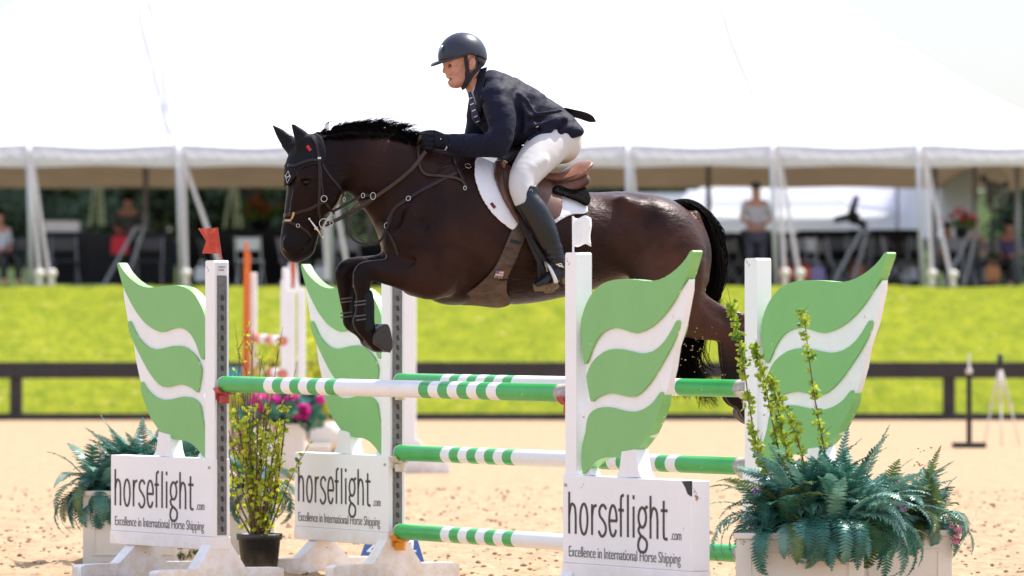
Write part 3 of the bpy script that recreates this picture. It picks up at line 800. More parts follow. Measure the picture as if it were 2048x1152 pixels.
# rails
SEG = [(.0, 1)]
def rail(A, B, za, zb, label, name='rail'):
    A3 = Vector((A.x, A.y, za)) + Vector((U.x, U.y, 0)) * .075; B3 = Vector((B.x, B.y, zb)) - Vector((U.x, U.y, 0)) * .075
    d = B3 - A3; L_ = d.length; r = .0445
    t = thing('striped_rail', label, 'jump pole', A3, math.atan2(d.y, d.x), 'green and white striped rails of the jump')
    pitch = math.atan2(d.z, math.hypot(d.x, d.y)); t.rotation_euler = (0, -pitch, math.atan2(d.y, d.x))
    g1 = .52; sw = .094
    cuts = [(.0, .012, 2), (.012, g1, 0)]
    x = g1
    for i in range(8): cuts.append((x, x + sw, 1 if i % 2 == 0 else 0)); x += sw
    left = x; x = L_ - g1 - .10 - 8 * sw
    cuts.append((left, x, 1))
    for i in range(8): cuts.append((x, x + sw, 0 if i % 2 == 0 else 1)); x += sw
    cuts += [(x, L_ - .09, 0), (L_ - .09, L_, 2)]
    n = 24; mb = MB(); names = {0: 'green_band', 1: 'white_band', 2: 'bare_end'}
    xs = [0.0]; mi = []
    for a, b_, k in cuts: xs.append(b_); mi.append(k)
    vs = []
    for X_ in xs:
        rr = r * (1 + .004 * math.sin(X_ * 3))
        for k in range(n): vs.append((X_, rr * math.cos(2 * math.pi * k / n), rr * math.sin(2 * math.pi * k / n)))
    for i in range(len(xs) - 1):
        mb.add([], []); 
    mb.v = vs
    for i in range(len(xs) - 1):
        for k in range(n):
            mb.f.append((i * n + k, i * n + (k + 1) % n, (i + 1) * n + (k + 1) % n, (i + 1) * n + k)); mb.m.append(mi[i])
    mb.f.append(tuple(range(n))); mb.m.append(2); mb.f.append(tuple((len(xs) - 1) * n + k for k in range(n))); mb.m.append(2)
    mb.build('pole', [M['polegreen'], M['whiteclean'], M['worn']], t, smooth=True)
    return t
zF = CAMH - (768 - HOR) * 28.3 / FP
zB = [CAMH - (y - HOR) * 28.88 / FP for y in (762, 905, 1062)]
rail(FL, FR, zF, zF - .01, 'front striped rail directly under the forelegs, resting in red cups')
rail(BL, BR, zB[0], zB[0] - .005, 'topmost of the three rear striped rails, mostly behind the front rail')
rail(BL, BR, zB[1], zB[1] + .005, 'middle one of the three rear striped rails')
rail(BL, BR, zB[2], zB[2] + .005, 'lowest rear striped rail, resting in an orange cup')
def cup(base, side, z, m, label):
    t = thing('jump_cup', label, 'jump cup', (base.x, base.y, z), ANG, 'jump cups holding the rails')
    k = side
    mb = MB(); pr = []
    for a in np.linspace(200, 340, 9): pr.append((.062 * math.cos(R(a)), .062 * math.sin(R(a))))
    for a in np.linspace(340, 200, 9): pr.append((.050 * math.cos(R(a)), .050 * math.sin(R(a))))
    mb.prism(pr, .058 * k, .115 * k, f=lambda v: (v[1], v[0], v[2]))
    mb.build('cradle', m, t, bevel=.002)
    mb = MB(); mb.box(*sorted((.055 * k, .061 * k)), -.04, .04, -.085, -.03); mb.box(*sorted((.061 * k, .10 * k)), -.025, .025, -.105, -.063)
    mb.tube([(.085 * k, 0, -.10), (.085 * k, 0, -.06)], .026, 10)
    mb.build('bracket', m, t, bevel=.003)
cup(FL, 1, zF, M['redcup'], 'red cup under the left end of the front rail')
cup(FR, -1, zF - .01, M['redcup'], 'red cup under the right end of the front rail')
cup(BL, 1, zB[0], M['creamcup'], 'cream cup under the left end of the topmost rear rail')
cup(BL, 1, zB[1], M['creamcup'], 'cream cup under the left end of the middle rear rail')
cup(BL, 1, zB[2], M['orangecup'], 'orange cup under the left end of the lowest rail')
for z, n_ in zip(zB, ('topmost rear rail, below the dark tail', 'middle rear rail, beside the budding twigs', 'lowest rail, behind the fern fronds')):
    cup(BR, -1, z, M['creamcup'], 'cream cup under the right end of the ' + n_)
# flags
t = thing('red_flag', 'chipped red swallow-tail flag on a bent rod above the left standard', 'flag', (FL.x, FL.y, ZT), 0)
def lp(px, py, base, Z): 
    p = W(px, py, Z); return Vector((p.x - base.x, p.y - base.y, p.z - ZT))
mb = MB(); mb.tube([lp(443, 520, FL, 28.3), lp(441, 505, FL, 28.3), lp(434, 455, FL, 28.3)], .0045, 8); mb.build('rod', M['redcup'], t)
mb = MB(); n = 7
rows = []
for i in range(n):
    f_ = i / (n - 1)
    xr = 438.5 - 4.5 * (1 - f_) ; y0 = 455 + 52 * f_
    xl = 396 + 12 * (1 - abs(2 * f_ - 1)) + 9 * f_ * .9
    rows.append([lp(xr + (xl - xr) * j / 4, y0 + (1.5 * (1 - f_) if j else 0), FL, 28.3 + .012 * math.sin(j * 1.3)) for j in range(5)])
vs = [p for r_ in rows for p in r_]; mb.add(vs, [(i * 5 + j, i * 5 + j + 1, (i + 1) * 5 + j + 1, (i + 1) * 5 + j) for i in range(n - 1) for j in range(4)])
o = mb.build('flag_plate', M['redflag'], t); sd = o.modifiers.new('s', 'SOLIDIFY'); sd.thickness = .004
t = thing('white_flag', 'white wavy-edged flag on a rod above the right standard', 'flag', (FR.x, FR.y, ZT), 0)
mb = MB(); mb.tube([lp(1146.5, 506, FR, 25.2), lp(1146, 432, FR, 25.2)], .005, 8); mb.build('rod', M['whiteclean'], t)
mb = MB(); rows = []
for i in range(9):
    f_ = i / 8; rows.append([lp(1146 + 36 * j / 8 + 1.5 * math.sin(f_ * 7) * (j == 8), 434 + 57 * f_ + 3.2 * math.sin(j / 8 * 7.0) * (1 if f_ > .0 else 1), FR, 25.2 + .012 * math.sin(j * .8)) for j in range(9)])
vs = [p for r_ in rows for p in r_]; mb.add(vs, [(i * 9 + j, i * 9 + j + 1, (i + 1) * 9 + j + 1, (i + 1) * 9 + j) for i in range(8) for j in range(8)])
o = mb.build('flag_plate', M['whiteclean'], t, smooth=True); sd = o.modifiers.new('s', 'SOLIDIFY'); sd.thickness = .004

# ------------------------------------------------------------------ planters, ferns, twigs, pots
def planter(x, y, rz, wd, dp, ht, label):
    t = thing('planter_box', label, 'planter', (x, y, 0), rz, 'cream planter boxes round the jump')
    mb = MB(); w2, d2 = wd / 2, dp / 2; th = .02
    mb.box(-w2, w2, -d2, -d2 + th, 0, ht - .03); mb.box(-w2, w2, d2 - th, d2, 0, ht - .03)
    mb.box(-w2, -w2 + th, -d2 + th, d2 - th, 0, ht - .03); mb.box(w2 - th, w2, -d2 + th, d2 - th, 0, ht - .03)
    mb.build('box', M['planter'], t, bevel=.003)
    mb = MB(); e = .012
    for x0, x1, y0, y1 in ((-w2 - e, w2 + e, -d2 - e, -d2 + .03), (-w2 - e, w2 + e, d2 - .03, d2 + e), (-w2 - e, -w2 + .03, -d2 + .03, d2 - .03), (w2 - .03, w2 + e, -d2 + .03, d2 - .03)):
        mb.box(x0, x1, y0, y1, ht - .029, ht)
    mb.build('rim', M['planter'], t, bevel=.003)
    mb = MB()
    for a, b_, c_, d_ in ((-w2 + .06, w2 - .06, .05, .062), (-w2 + .06, w2 - .06, ht - .105, ht - .093), (-w2 + .06, -w2 + .072, .062, ht - .105), (w2 - .072, w2 - .06, .062, ht - .105)):
        mb.box(a, b_, -d2 - .006, -d2 + .001, c_, d_)
    mb.build('panel_moulding', M['planter'], t, bevel=.002)
    mb = MB(); mb.box(-w2 + th, w2 - th, -d2 + th, d2 - th, ht - .10, ht - .06); mb.build('soil', M['soil'], t)
    return t
def frond(mb, o, az, L_, up, droop, rnd, mi=0, wmax=.055, n=26):
    """arching fern frond: rachis with paired leaflets"""
    d = Vector((math.cos(az), math.sin(az), 0)); P = []
    p = Vector(o); ang = up
    for i in range(n + 1):
        P.append(p.copy()); p = p + (d * math.cos(ang) + Vector((0, 0, 1)) * math.sin(ang)) * (L_ / n); ang -= droop / n * (1 + i / n * .8)
    side = d.cross(Vector((0, 0, 1)))
    mb.tube(P[::3] + ([P[-1]] if n % 3 else []), [.0022 * (1 - .7 * i / (len(P[::3]) + 1)) for i in range(len(P[::3] + ([P[-1]] if n % 3 else [])))], 3, mi, cap=False)
    tw = rnd.uniform(-.35, .35)
    for i in range(2, n + 1):
        f_ = i / n; w_ = wmax * (math.sin(min(1, f_ * 1.9 + .18) * math.pi / 2) * (1 - f_ ** 3.0) + .10)
        t_ = (P[i] - P[i - 1]).normalized(); nn = side.cross(t_).normalized()
        for sg in (-1, 1):
            s2 = (side * math.cos(tw) + nn * math.sin(tw)) * sg
            dr = rnd.uniform(-.25, .05)
            tip = P[i] + (s2 * .93 + t_ * .38 + nn * dr) * w_ * rnd.uniform(.88, 1.08)
            hw = L_ / n * .46
            a = P[i] - t_ * hw; b = P[i] + t_ * hw
            m1 = P[i] + (tip - P[i]) * .55
            mb.add([a, b, m1 + t_ * hw * .9 + nn * .003, tip, m1 - t_ * hw * .75 + nn * .003], [(0, 1, 2, 3, 4)], mi)
def fern(name, loc, n, Lr, seed, label, spread=(1, 1), ups=(.1, 1.35), zdrop=0, az=(0, 6.283), mats=None, extra=None):
    t = thing(name, label, 'fern', loc, 0)
    rnd = random.Random(seed); mb = MB()
    for i in range(n):
        a = rnd.uniform(*az); u = rnd.uniform(*ups)
        o = (spread[0] * rnd.uniform(-1, 1), spread[1] * rnd.uniform(-1, 1), rnd.uniform(-.02, .03))
        k = rnd.random()
        frond(mb, o, a, rnd.uniform(*Lr), u, rnd.uniform(1.6, 2.8) if u < .8 else rnd.uniform(.4, 1.5), rnd, 0 if k < .42 else (1 if k < .88 else 2), wmax=rnd.uniform(.050, .070))
    if extra: extra(mb, rnd)
    mb.build('fronds', [M['fern'], M['fern2'], M['fernoil']], t, recalc=False)
    return t
def blossom(mb, c, r, rnd, n=26):
    for i in range(n):
        d = Vector((rnd.gauss(0, 1), rnd.gauss(0, 1), rnd.gauss(0, 1))).normalized()
        s_ = d.cross(Vector((rnd.random(), rnd.random(), rnd.random()))).normalized(); u_ = d.cross(s_)
        c0 = Vector(c) + d * r * .35; tip = Vector(c) + d * r * rnd.uniform(.85, 1.1); w_ = r * .36
        mb.add([c0, c0 + (tip - c0) * .6 + s_ * w_ + u_ * .1 * r, tip, c0 + (tip - c0) * .6 - s_ * w_], [(0, 1, 2, 3)])
# two right-hand planters
ZA = 24.35
pa = W(1603, 0, ZA); planter(pa.x, ZA + .22, R(-2), .60, .40, CAMH - (1066 - HOR) * ZA / FP, 'cream planter box with the biggest fern, beside the chipped sign board')
ZB_ = 25.0
pb_ = W(1804, 0, ZB_); planter(pb_.x, ZB_ + .22, R(3), .47, .40, CAMH - (1060 - HOR) * ZB_ / FP, 'cream planter box at the right with pink flowers over its corner')
def big_extra(mb, rnd):
    for q in range(34): frond(mb, (rnd.uniform(-.14, .20), rnd.uniform(-.12, .10), .04), rnd.uniform(0, 6.28), rnd.uniform(.36, .50), rnd.uniform(1.0, 1.57), rnd.uniform(.2, 1.1), rnd, rnd.choice((0, 1, 1)), wmax=.066)
    for q in range(16): frond(mb, (rnd.uniform(.05, .3), rnd.uniform(-.15, .05), .03), rnd.uniform(-.9, .5), rnd.uniform(.30, .42), rnd.uniform(.3, 1.2), rnd.uniform(1.0, 2.0), rnd, rnd.choice((0, 1, 1)), wmax=.060)
    for (az, L_, up, dr) in ((3.3, .42, .75, 1.3), (3.2, .40, .35, 1.6), (3.0, .40, -.1, 1.3), (3.5, .36, .1, 2.0), (3.2, .34, -.3, 1.2)):
        frond(mb, (-.10, -.05, .06), az, L_, up, dr, rnd, rnd.choice((0, 1)), wmax=.052)
    for az in (4.3, 4.5, 4.7, 4.9, 5.1, 4.0, 5.3):
        for q in range(2): frond(mb, (rnd.uniform(-.05, .12), -.15, .03), az + rnd.uniform(-.1, .1), rnd.uniform(.30, .42), .4, 3.0, rnd, rnd.choice((0, 1, 0)), wmax=.048)
zc = CAMH - (1066 - HOR) * ZA / FP
f1 = fern('fern_plant', (W(1636, 0, ZA).x, ZA + .14, zc + .02), 210, (.26, .43), 3, 'biggest blue-green fern spilling over the right front planter', (.25, .13), (.1, 1.57), extra=big_extra)
f2 = fern('fern_plant', (W(1785, 0, ZB_).x, ZB_ + .16, zc + .03), 210, (.22, .37), 4, 'fern with lilac and pink blossoms in the rightmost planter', (.24, .12), (-.1, 1.5))
rnd = random.Random(9)
for (x, y, Z, r_, m_) in ((1517, 977, ZA + .05, .024, 'lilac'), (1512, 984, ZA + .05, .018, 'lilac')):
    mb = MB(); p = W(x, y, Z) - f1.location; blossom(mb, p, r_, rnd); mb.build('blossom', M[m_], f1, recalc=False)
for (x, y, Z, r_, m_) in ((1808, 1014, ZB_ - .05, .026, 'lilac'), (1793, 1009, ZB_ - .05, .018, 'lilac'), (1916, 1060, ZB_ - .03, .020, 'palepink'), (1910, 1079, ZB_ - .04, .026, 'palepink'), (1903, 1052, ZB_ - .02, .014, 'palepink'), (1786, 968, ZB_ + .2, .04, 'palepink')):
    mb = MB(); p = W(x, y, Z) - f2.location; blossom(mb, p, r_, rnd); mb.build('blossom', M[m_], f2, recalc=False)
# left planter and the one behind the bush
ZL = GZ(1128)
pl_ = W(262, 0, ZL); planter(pl_.x, ZL + .22, R(4), .60, .42, .435, 'cream planter box at the left behind the lettered board')
fern('fern_plant', (W(268, 0, ZL).x, ZL + .20, .43), 260, (.28, .46), 11, 'dark green fern in the left planter behind the lettered board', (.30, .13), (-.1, 1.5), az=(0, 6.283),
     extra=lambda mb, rnd: [frond(mb, (rnd.uniform(-.1, .34), rnd.uniform(0, .12), .05), rnd.uniform(0, 6.28), rnd.uniform(.34, .46), rnd.uniform(.9, 1.5), rnd.uniform(.3, 1.2), rnd, rnd.choice((0, 1)), wmax=.062) for q in range(40)] + [frond(mb, (-.15, -.1, .02), a, L_, u, d, rnd, 0, wmax=.05) for a, L_, u, d in ((3.2, .42, .35, 1.9), (3.35, .40, .1, 1.8), (3.5, .34, .3, 2.2), (3.9, .34, .3, 2.4), (2.9, .36, .5, 1.6), (3.0, .3, .8, 1.3))])
ZP = 31.6
pp_ = W(503, 0, ZP); planter(pp_.x, ZP + .15, 0, .27, .27, .42, 'small cream planter box half hidden behind the potted shrub')
fern('fern_plant', (pp_.x, ZP + .15, .42), 60, (.24, .42), 12, 'dark fern hanging behind the potted yellow-green shrub', (.08, .08), (-.3, 1.2))
# potted shrub
ZS = 29.35
def leafy(mb, p, rnd, sz, mi=1, n=3):
    for i in range(n):
        d = Vector((rnd.gauss(0, 1), rnd.gauss(0, 1), rnd.gauss(.3, .8))).normalized()
        s_ = d.cross(Vector((rnd.random(), rnd.random(), rnd.random() - .5))).normalized()
        L_ = sz * rnd.uniform(.7, 1.3); w_ = L_ * .30; u_ = d.cross(s_) * L_ * .10
        mb.add([p, p + d * L_ * .35 + s_ * w_ + u_, p + d * L_ * .75 + s_ * w_ * .8 + u_, p + d * L_, p + d * L_ * .75 - s_ * w_ * .8 + u_, p + d * L_ * .35 - s_ * w_ + u_], [(0, 1, 2, 3, 4, 5)], mi)
t = thing('potted_shrub', 'many-stemmed shrub with yellow-green leaves in a black nursery pot', 'potted shrub', (W(519, 0, ZS).x, ZS, 0))
ps = FP / ZS
mb = MB(); hp_ = .235; mb.lathe([(.0, .0), (.094, .0), (.098, .01), (.118, hp_ - .035), (.128, hp_ - .034), (.130, hp_), (.120, hp_), (.112, hp_ - .03), (.0, hp_ - .03)], 40, wave=.012, wn=20); mb.build('pot', M['potblack'], t, smooth=True)
rnd = random.Random(21); mb = MB(); ml = MB()
for i in range(30):
    a = rnd.uniform(0, 6.283); r0 = rnd.uniform(0, .05); hgt = rnd.uniform(.45, .95) if i > 8 else rnd.uniform(1.0, 1.25)
    lean = rnd.uniform(.04, .30) * (1 if i > 8 else .7); P = []
    k = rnd.uniform(-.05, .05); k2 = rnd.uniform(-.05, .05)
    for j in range(9):
        f_ = j / 8; P.append(Vector((math.cos(a) * (r0 + lean * f_ ** 1.2) + k * math.sin(f_ * 5), math.sin(a) * (r0 + lean * f_ ** 1.2) * .7 + k2 * math.sin(f_ * 4), hp_ - .04 + hgt * f_)))
    mb.tube(P, [.0065 * (1 - .82 * j / 8) for j in range(9)], 5)
    for q in range(rnd.randint(1, 3)):
        j = rnd.randint(3, 7); b0 = P[j]; d = Vector((rnd.gauss(0, .5), rnd.gauss(0, .4), 1)).normalized(); L_ = rnd.uniform(.1, .25)
        Q = [b0 + d * L_ * x + Vector((0, 0, .02)) * x * x for x in (0, .35, .7, 1)]; mb.tube(Q, [.0028, .0022, .0018, .001], 4)
        for z in range(5 if i > 8 else 2): 
            if rnd.random() < .75: leafy(ml, Q[0] + (Q[-1] - Q[0]) * rnd.random(), rnd, .024, 0, 2)
    for j in range(17):
        f_ = rnd.uniform(.08, .97 if i > 8 else .62)
        if hgt * f_ > .78: continue
        x = f_ * 8; j0 = int(x); p = P[j0].lerp(P[min(8, j0 + 1)], x - j0)
        leafy(ml, p, rnd, .038, 0 if rnd.random() < .88 else 1, 2)
mb.build('stems', M['stem'], t, smooth=True); ml.build('leaves', [M['yleaf'], M['gleaf']], t, recalc=False)
# small pansy pot
ZN = 30.2; t = thing('pansy_pot', 'small cream pot covered with dark purple pansies', 'flower pot', (W(386, 0, ZN).x, ZN, 0))
mb = MB(); mb.lathe([(0, 0), (.055, 0), (.078, .14), (.080, .15), (.070, .15), (0, .13)], 24); mb.build('pot', M['planter'], t, smooth=True)
mb = MB(); ml = MB(); rnd = random.Random(3)
M['pansy'] = leafmat('dark_purple_petal', (.06, .012, .06), (.10, .02, .05), .1)
for i in range(60):
    a = rnd.uniform(3.0, 6.4); z = rnd.uniform(.03, .20); r_ = .078
    p = Vector((math.cos(a) * r_, math.sin(a) * r_, z)); blossom(mb, p, .013, rnd, 9); leafy(ml, p, rnd, .025, 0, 2)
mb.build('pansies', M['pansy'], t, recalc=False); ml.build('leaves', M['gleaf'], t, recalc=False)
# budding twigs standing in the big fern
def twig(pts, Z, label, dens=70, top=.92, start=.0):
    P = [W(x, y, Z) for x, y in pts]; base = P[0].copy(); P = [Vector(q) for q in catmull([tuple(p - base) for p in P], 6)]
    t = thing('budding_twig', label, 'twig', base, 0, 'budding twigs standing in the big fern')
    mb = MB(); n = len(P); mb.tube(P, [.0052 * (1 - .8 * i / n) for i in range(n)], 5); rnd = random.Random(int(pts[0][0]))
    ml = MB()
    for i in range(dens):
        f_ = start + (top - start) * rnd.random() ** .85; x = f_ * (n - 1); j = int(x); p = P[j].lerp(P[min(n - 1, j + 1)], x - j)
        if rnd.random() < .35 * math.sin(f_ * 40) + .25: continue
        d = Vector((rnd.gauss(0, 1), rnd.gauss(0, 1), rnd.gauss(.6, .5))).normalized() * rnd.uniform(.004, .026)
        leafy(ml, p + d, rnd, .027, 0 if rnd.random() < .8 else 1, 4)
        if rnd.random() < .15: mb.tube([p, p + d * 2.2 + Vector((0, 0, .03))], [.0016, .0008], 4)
    mb.build('stem', M['stem'], t, smooth=True); ml.build('leaves', [M['bud'], M['gleaf']], t, recalc=False)
twig([(1535, 945), (1518, 915), (1500, 820), (1486, 720), (1470, 650), (1455, 575)], 24.55, 'tallest budding twig, crossing the white post beside the horse hocks', 150)
twig([(1568, 955), (1555, 890), (1542, 830), (1528, 760), (1512, 710), (1516, 690)], 24.6, 'budding twig second from the left, in front of the white post', 110)
twig([(1585, 965), (1573, 900), (1558, 830), (1546, 770), (1540, 750)], 24.5, 'short leafy twig leaning against the lowest green leaf', 110)
twig([(1612, 945), (1598, 890), (1582, 845), (1570, 820), (1558, 790)], 24.45, 'shortest budding twig near the middle of the big fern', 45)
twig([(1655, 935), (1645, 880), (1630, 800), (1616, 700), (1608, 640), (1592, 618)], 24.5, 'single straight budding twig standing apart in front of the green leaves', 75, .90, .1)
# ------------------------------------------------------------------ ground, bank, fence
def struct(o): o['kind'] = 'structure'; return o
ZF = GZ(840)
def sheet(name, xs, ys, fz, m):
    X, Y = np.meshgrid(xs, ys, indexing='ij'); Zz = fz(X, Y)
    V = np.stack([X, Y, Zz], -1).reshape(-1, 3); nx, ny = len(xs), len(ys)
    I, J = np.meshgrid(np.arange(nx - 1), np.arange(ny - 1), indexing='ij')
    a = (I * ny + J).ravel(); Q = np.stack([a, a + ny, a + ny + 1, a + 1], 1)
    me = bpy.data.meshes.new(name); me.vertices.add(len(V)); me.vertices.foreach_set('co', V.astype(np.float32).ravel())
    me.loops.add(len(Q) * 4); me.loops.foreach_set('vertex_index', Q.ravel().astype(np.int32))
    me.polygons.add(len(Q)); me.polygons.foreach_set('loop_start', (np.arange(len(Q)) * 4).astype(np.int32)); me.polygons.foreach_set('loop_total', np.full(len(Q), 4, np.int32))
    me.update(calc_edges=True); me.materials.append(m); me.polygons.foreach_set('use_smooth', np.ones(len(Q), bool))
    o = bpy.data.objects.new(name, me); COL.objects.link(o); return o
def vnoise(X, Y, seed):
    r = np.random.default_rng(seed); T = r.random((256, 256))
    xi = np.floor(X).astype(int); yi = np.floor(Y).astype(int); fx = X - xi; fy = Y - yi
    fx = fx * fx * (3 - 2 * fx); fy = fy * fy * (3 - 2 * fy)
    g = lambda a, b: T[a % 256, b % 256]
    return (g(xi, yi) * (1 - fx) + g(xi + 1, yi) * fx) * (1 - fy) + (g(xi, yi + 1) * (1 - fx) + g(xi + 1, yi + 1) * fx) * fy
def sandz(X, Y):
    near = np.clip((50 - Y) / 14, 0, 1) * np.clip((Y - 20) / 3, 0, 1) * np.clip((6.5 - np.abs(X)) / 1.5, 0, 1)
    d = (vnoise(X * 3, Y * 3, 1) - .5) * .030 + (vnoise(X * 9, Y * 9, 2) - .5) * .028 + (vnoise(X * 21, Y * 21, 3) - .5) * .018
    h = vnoise(X * 5.3, Y * 5.3, 4); d += np.where(h > .72, (h - .72) * .10, 0) - np.where(h < .2, (.2 - h) * .12, 0)
    return d * near - .004
xs = np.concatenate([np.linspace(-60, -7, 24), np.arange(-6.5, 6.5, .034), np.linspace(7, 60, 24)])
ys = np.concatenate([np.linspace(-20, 19, 16), np.arange(20, 34, .045), np.geomspace(34, ZF + .3, 260)])
struct(sheet('arena_sand', xs, ys, sandz, M['sand']))
YT = 88.0; zT = CAMH + (HOR - 572) * YT / FP
def bank(X, Y):
    t = np.clip((Y - ZF - .25) / (YT - 1.5 - ZF), 0, 1); z = t ** .85 * zT
    z += (vnoise(X * .8, Y * .8, 7) - .5) * .05 * (t > .02) + (vnoise(X * 5, Y * 5, 8) - .5) * .04
    z += np.clip((Y - 116) / 100, 0, 1) ** 1.1 * 5 + np.clip((Y - 215) / 600, 0, 1) * 12
    return z - .02
xs = np.concatenate([np.linspace(-160, -13, 20), np.arange(-12, 12, .12), np.linspace(13, 160, 20)])
ys = np.arange(ZF + .2, 89, .12)
struct(sheet('grass_bank', xs, ys, bank, M['grass']))
struct(sheet('far_meadow', xs[::6], np.concatenate([[ys[-1]], np.linspace(89.5, 130, 40), np.linspace(133, 900, 80)]), bank, M['hill']))
# clods thrown up on the sand: uncountable
rnd = random.Random(2); mb = MB()
for i in range(3200):
    y = 23 + 22 * rnd.random() ** 1.3; x = rnd.uniform(-.105, .105) * y
    r_ = rnd.uniform(.006, .018) * (1.3 if rnd.random() < .1 else 1); mb.ico((x, y, r_ * .3), r_, sub=1, sq=(1, 1, .6), jit=.5)
o = mb.build('sand_clods', M['clod']); o['kind'] = 'stuff'
mb = MB()
for (cx, cy, Z, n, sp) in ((1385, 690, 26.6, 46, 55), (1430, 790, 26.4, 22, 45), (1850, 900, 26, 4, 10), (1835, 930, 26, 9, 10), (1840, 960, 26, 8, 14), (1870, 945, 26, 5, 16), (1800, 960, 26, 4, 20)):
    for i in range(n):
        p = W(cx + rnd.gauss(0, sp * .5), cy + rnd.gauss(0, sp * .5), Z + rnd.uniform(-.2, .2)); mb.ico(p, rnd.uniform(.0015, .0042) * (1.6 if cx > 1700 else 1), sub=1, sq=(1.3, 1, .8), jit=.5)
o = mb.build('flying_sand', M['clod']); o['kind'] = 'stuff'
# fence
t = thing('rail_fence', 'low dark brown board fence along the edge of the sand arena', 'fence', (0, ZF + .1, 0))
s_ = FP / ZF
mb = MB(); mb.box(-24, 24, -.025, .025, CAMH - (757 - HOR) / s_, CAMH - (724 - HOR) / s_); mb.build('top_board', M['fence'], t, bevel=.006)
mb = MB(); mb.box(-24, 24, -.04, .04, -.02, .10); mb.build('ground_board', M['fence'], t, bevel=.006)
for k in range(-6, 13):
    mb = MB(); x = (30 + 374 * k - 1024) / s_; mb.box(x - .09, x + .09, .027, .17, -.02, CAMH - (726 - HOR) / s_); mb.build('post', M['fence'], t, bevel=.008)

# ------------------------------------------------------------------ the big peak tent
ZE = CAMH + (HOR - 292) * YT / FP; ZV = CAMH + (HOR - 333) * YT / FP      # eave and bottom of the valance
st_ = FP / YT
tent = thing('marquee', 'huge white peaked marquee with scalloped eaves behind the arena', 'marquee', (0, YT, zT))
xL = (-560 - 1024) / st_; xR = (2330 - 1024) / st_; DEP = 22.0
zpk = 6.2
def roofz(X, Y):      # Y measured from the front eave
    v = np.minimum(Y, DEP - Y) / (DEP / 2)
    hx = np.zeros_like(X)
    p1 = (330 - 1024) / st_ * 1.1; p2 = (1330 - 1024) / st_ * 1.1
    d = np.minimum(np.clip((X - xL) / (p1 - xL), 0, 1), np.clip((xR - X) / (xR - p2), 0, 1))
    mid = (p1 + p2) / 2; sag = 1 - .16 * np.exp(-((X - mid) / 2.2) ** 2)
    f_ = np.minimum(d, v); f_ = -np.log(np.exp(-9 * d) + np.exp(-9 * np.clip(v, 0, 1))) / 9
    f_ = np.clip(f_ + .02, 0, 1)
    sc = -.05 * np.sin(np.pi * ((X * st_ + 1024 - 56) / 299.0 % 1)) ** 2 * np.exp(-v * 9)
    return zpk * f_ ** 1.5 * sag * 1.05 + sc
X, = (np.linspace(xL, xR, 260),)
Yv = np.concatenate([np.linspace(0, 2, 14), np.linspace(2.2, DEP - 2.2, 46), np.linspace(DEP - 2, DEP, 10)])
o = sheet('roof', X, Yv, lambda a, b: roofz(a, b) + (ZE - zT), M['tent']); o.parent = tent
# guy webbing seams over the roof, lining beneath, hanging valance
o = sheet('lining', X[4:-4], Yv[2:-2], lambda a, b: roofz(a, b) * .55 + (ZE - zT) - .18, M['lining']); o.parent = tent
poles = [56, 355, 654, 953, 1253, 1543, 1835, 2130, -243]
mb = MB(); vs = []; nx = 700; xs_ = np.linspace(xL, xR, nx)
for i, x in enumerate(xs_):
    ph = ((x * st_ + 1024 - 56) / 299.0) % 1; sc = math.sin(math.pi * ph)
    fold = .02 * math.sin(x * 9) * (1 - sc) + .012 * math.sin(x * 23)
    zt_ = (ZE - zT) - .05 * sc * sc
    for k in range(5):
        f_ = k / 4
        vs.append((x, -.03 - fold * f_ - .05 * math.sin(f_ * 3), zt_ + ((ZV - zT) - .015 * math.cos(2 * math.pi * ph * 1) - zt_) * f_))
mb.add(vs, [(i * 5 + k, (i + 1) * 5 + k, (i + 1) * 5 + k + 1, i * 5 + k + 1) for i in range(nx - 1) for k in range(4)])
mb.build('valance', M['valance'], tent, smooth=True)
for k, x in enumerate(poles):
    X0 = (x - 1024) / st_; mb = MB(); mb.tube([(X0 + .08, -.1, -.05), (X0, -.02, ZE - zT + .05)], .042, 10); mb.build('side_pole', M['metalwhite'], tent, smooth=True)
for x0, y0, x1, y1 in ((61, 300, 101, 567), (366, 300, 373, 560), (368, 325, 440, 530), (1262, 300, 1283, 560), (1553, 290, 1570, 557), (1558, 310, 1600, 557), (1848, 295, 1864, 545), (1852, 320, 1903, 558), (58, 300, 80, 556), (650, 300, 700, 560), (640, 300, 655, 560)):
    A = W(x0, y0, YT - .05) - tent.location; B = W(x1, y1, YT - 1.0) - tent.location
    mb = MB(); ribbon(mb, [A, B], [Vector((0, -1, 0))] * 2, .065, .004); mb.build('guy_strap', M['strap'], tent)
for x0, y0, x1, y1, m_ in ((190, 345, 180, 452, 'strap'), (195, 345, 199, 450, 'strap'), (201, 345, 207, 450, 'strap'), (466, 350, 449, 455, 'strap'), (468, 350, 470, 455, 'strap'), (470, 350, 482, 455, 'strap')):
    A = W(x0, y0, YT + DEP) - tent.location; B = W(x1, y1, YT + DEP + 2) - tent.location
    mb = MB(); ribbon(mb, [A, B], [Vector((0, -1, 0))] * 2, .06, .01); mb.build('guy_strap', M[m_], tent)
for x, y1, dz, m_ in ((291, 560, 5, 'greymetal'), (1417, 470, 9, 'greymetal'), (1870, 560, 5, 'greymetal'), (1950, 563, 3, 'greymetal'), (2035, 563, 2, 'greymetal'), (740, 540, 7, 'greymetal'), (770, 540, 7, 'greymetal')):
    A = W(x, 325, YT + dz) - tent.location; mb = MB(); mb.tube([(A.x, A.y, 0), (A.x, A.y, A.z)], .05, 8); mb.build('inner_pole', M[m_], tent, smooth=True)
M['seam'] = mat('pale_rope', (.34, .33, .38), .7)
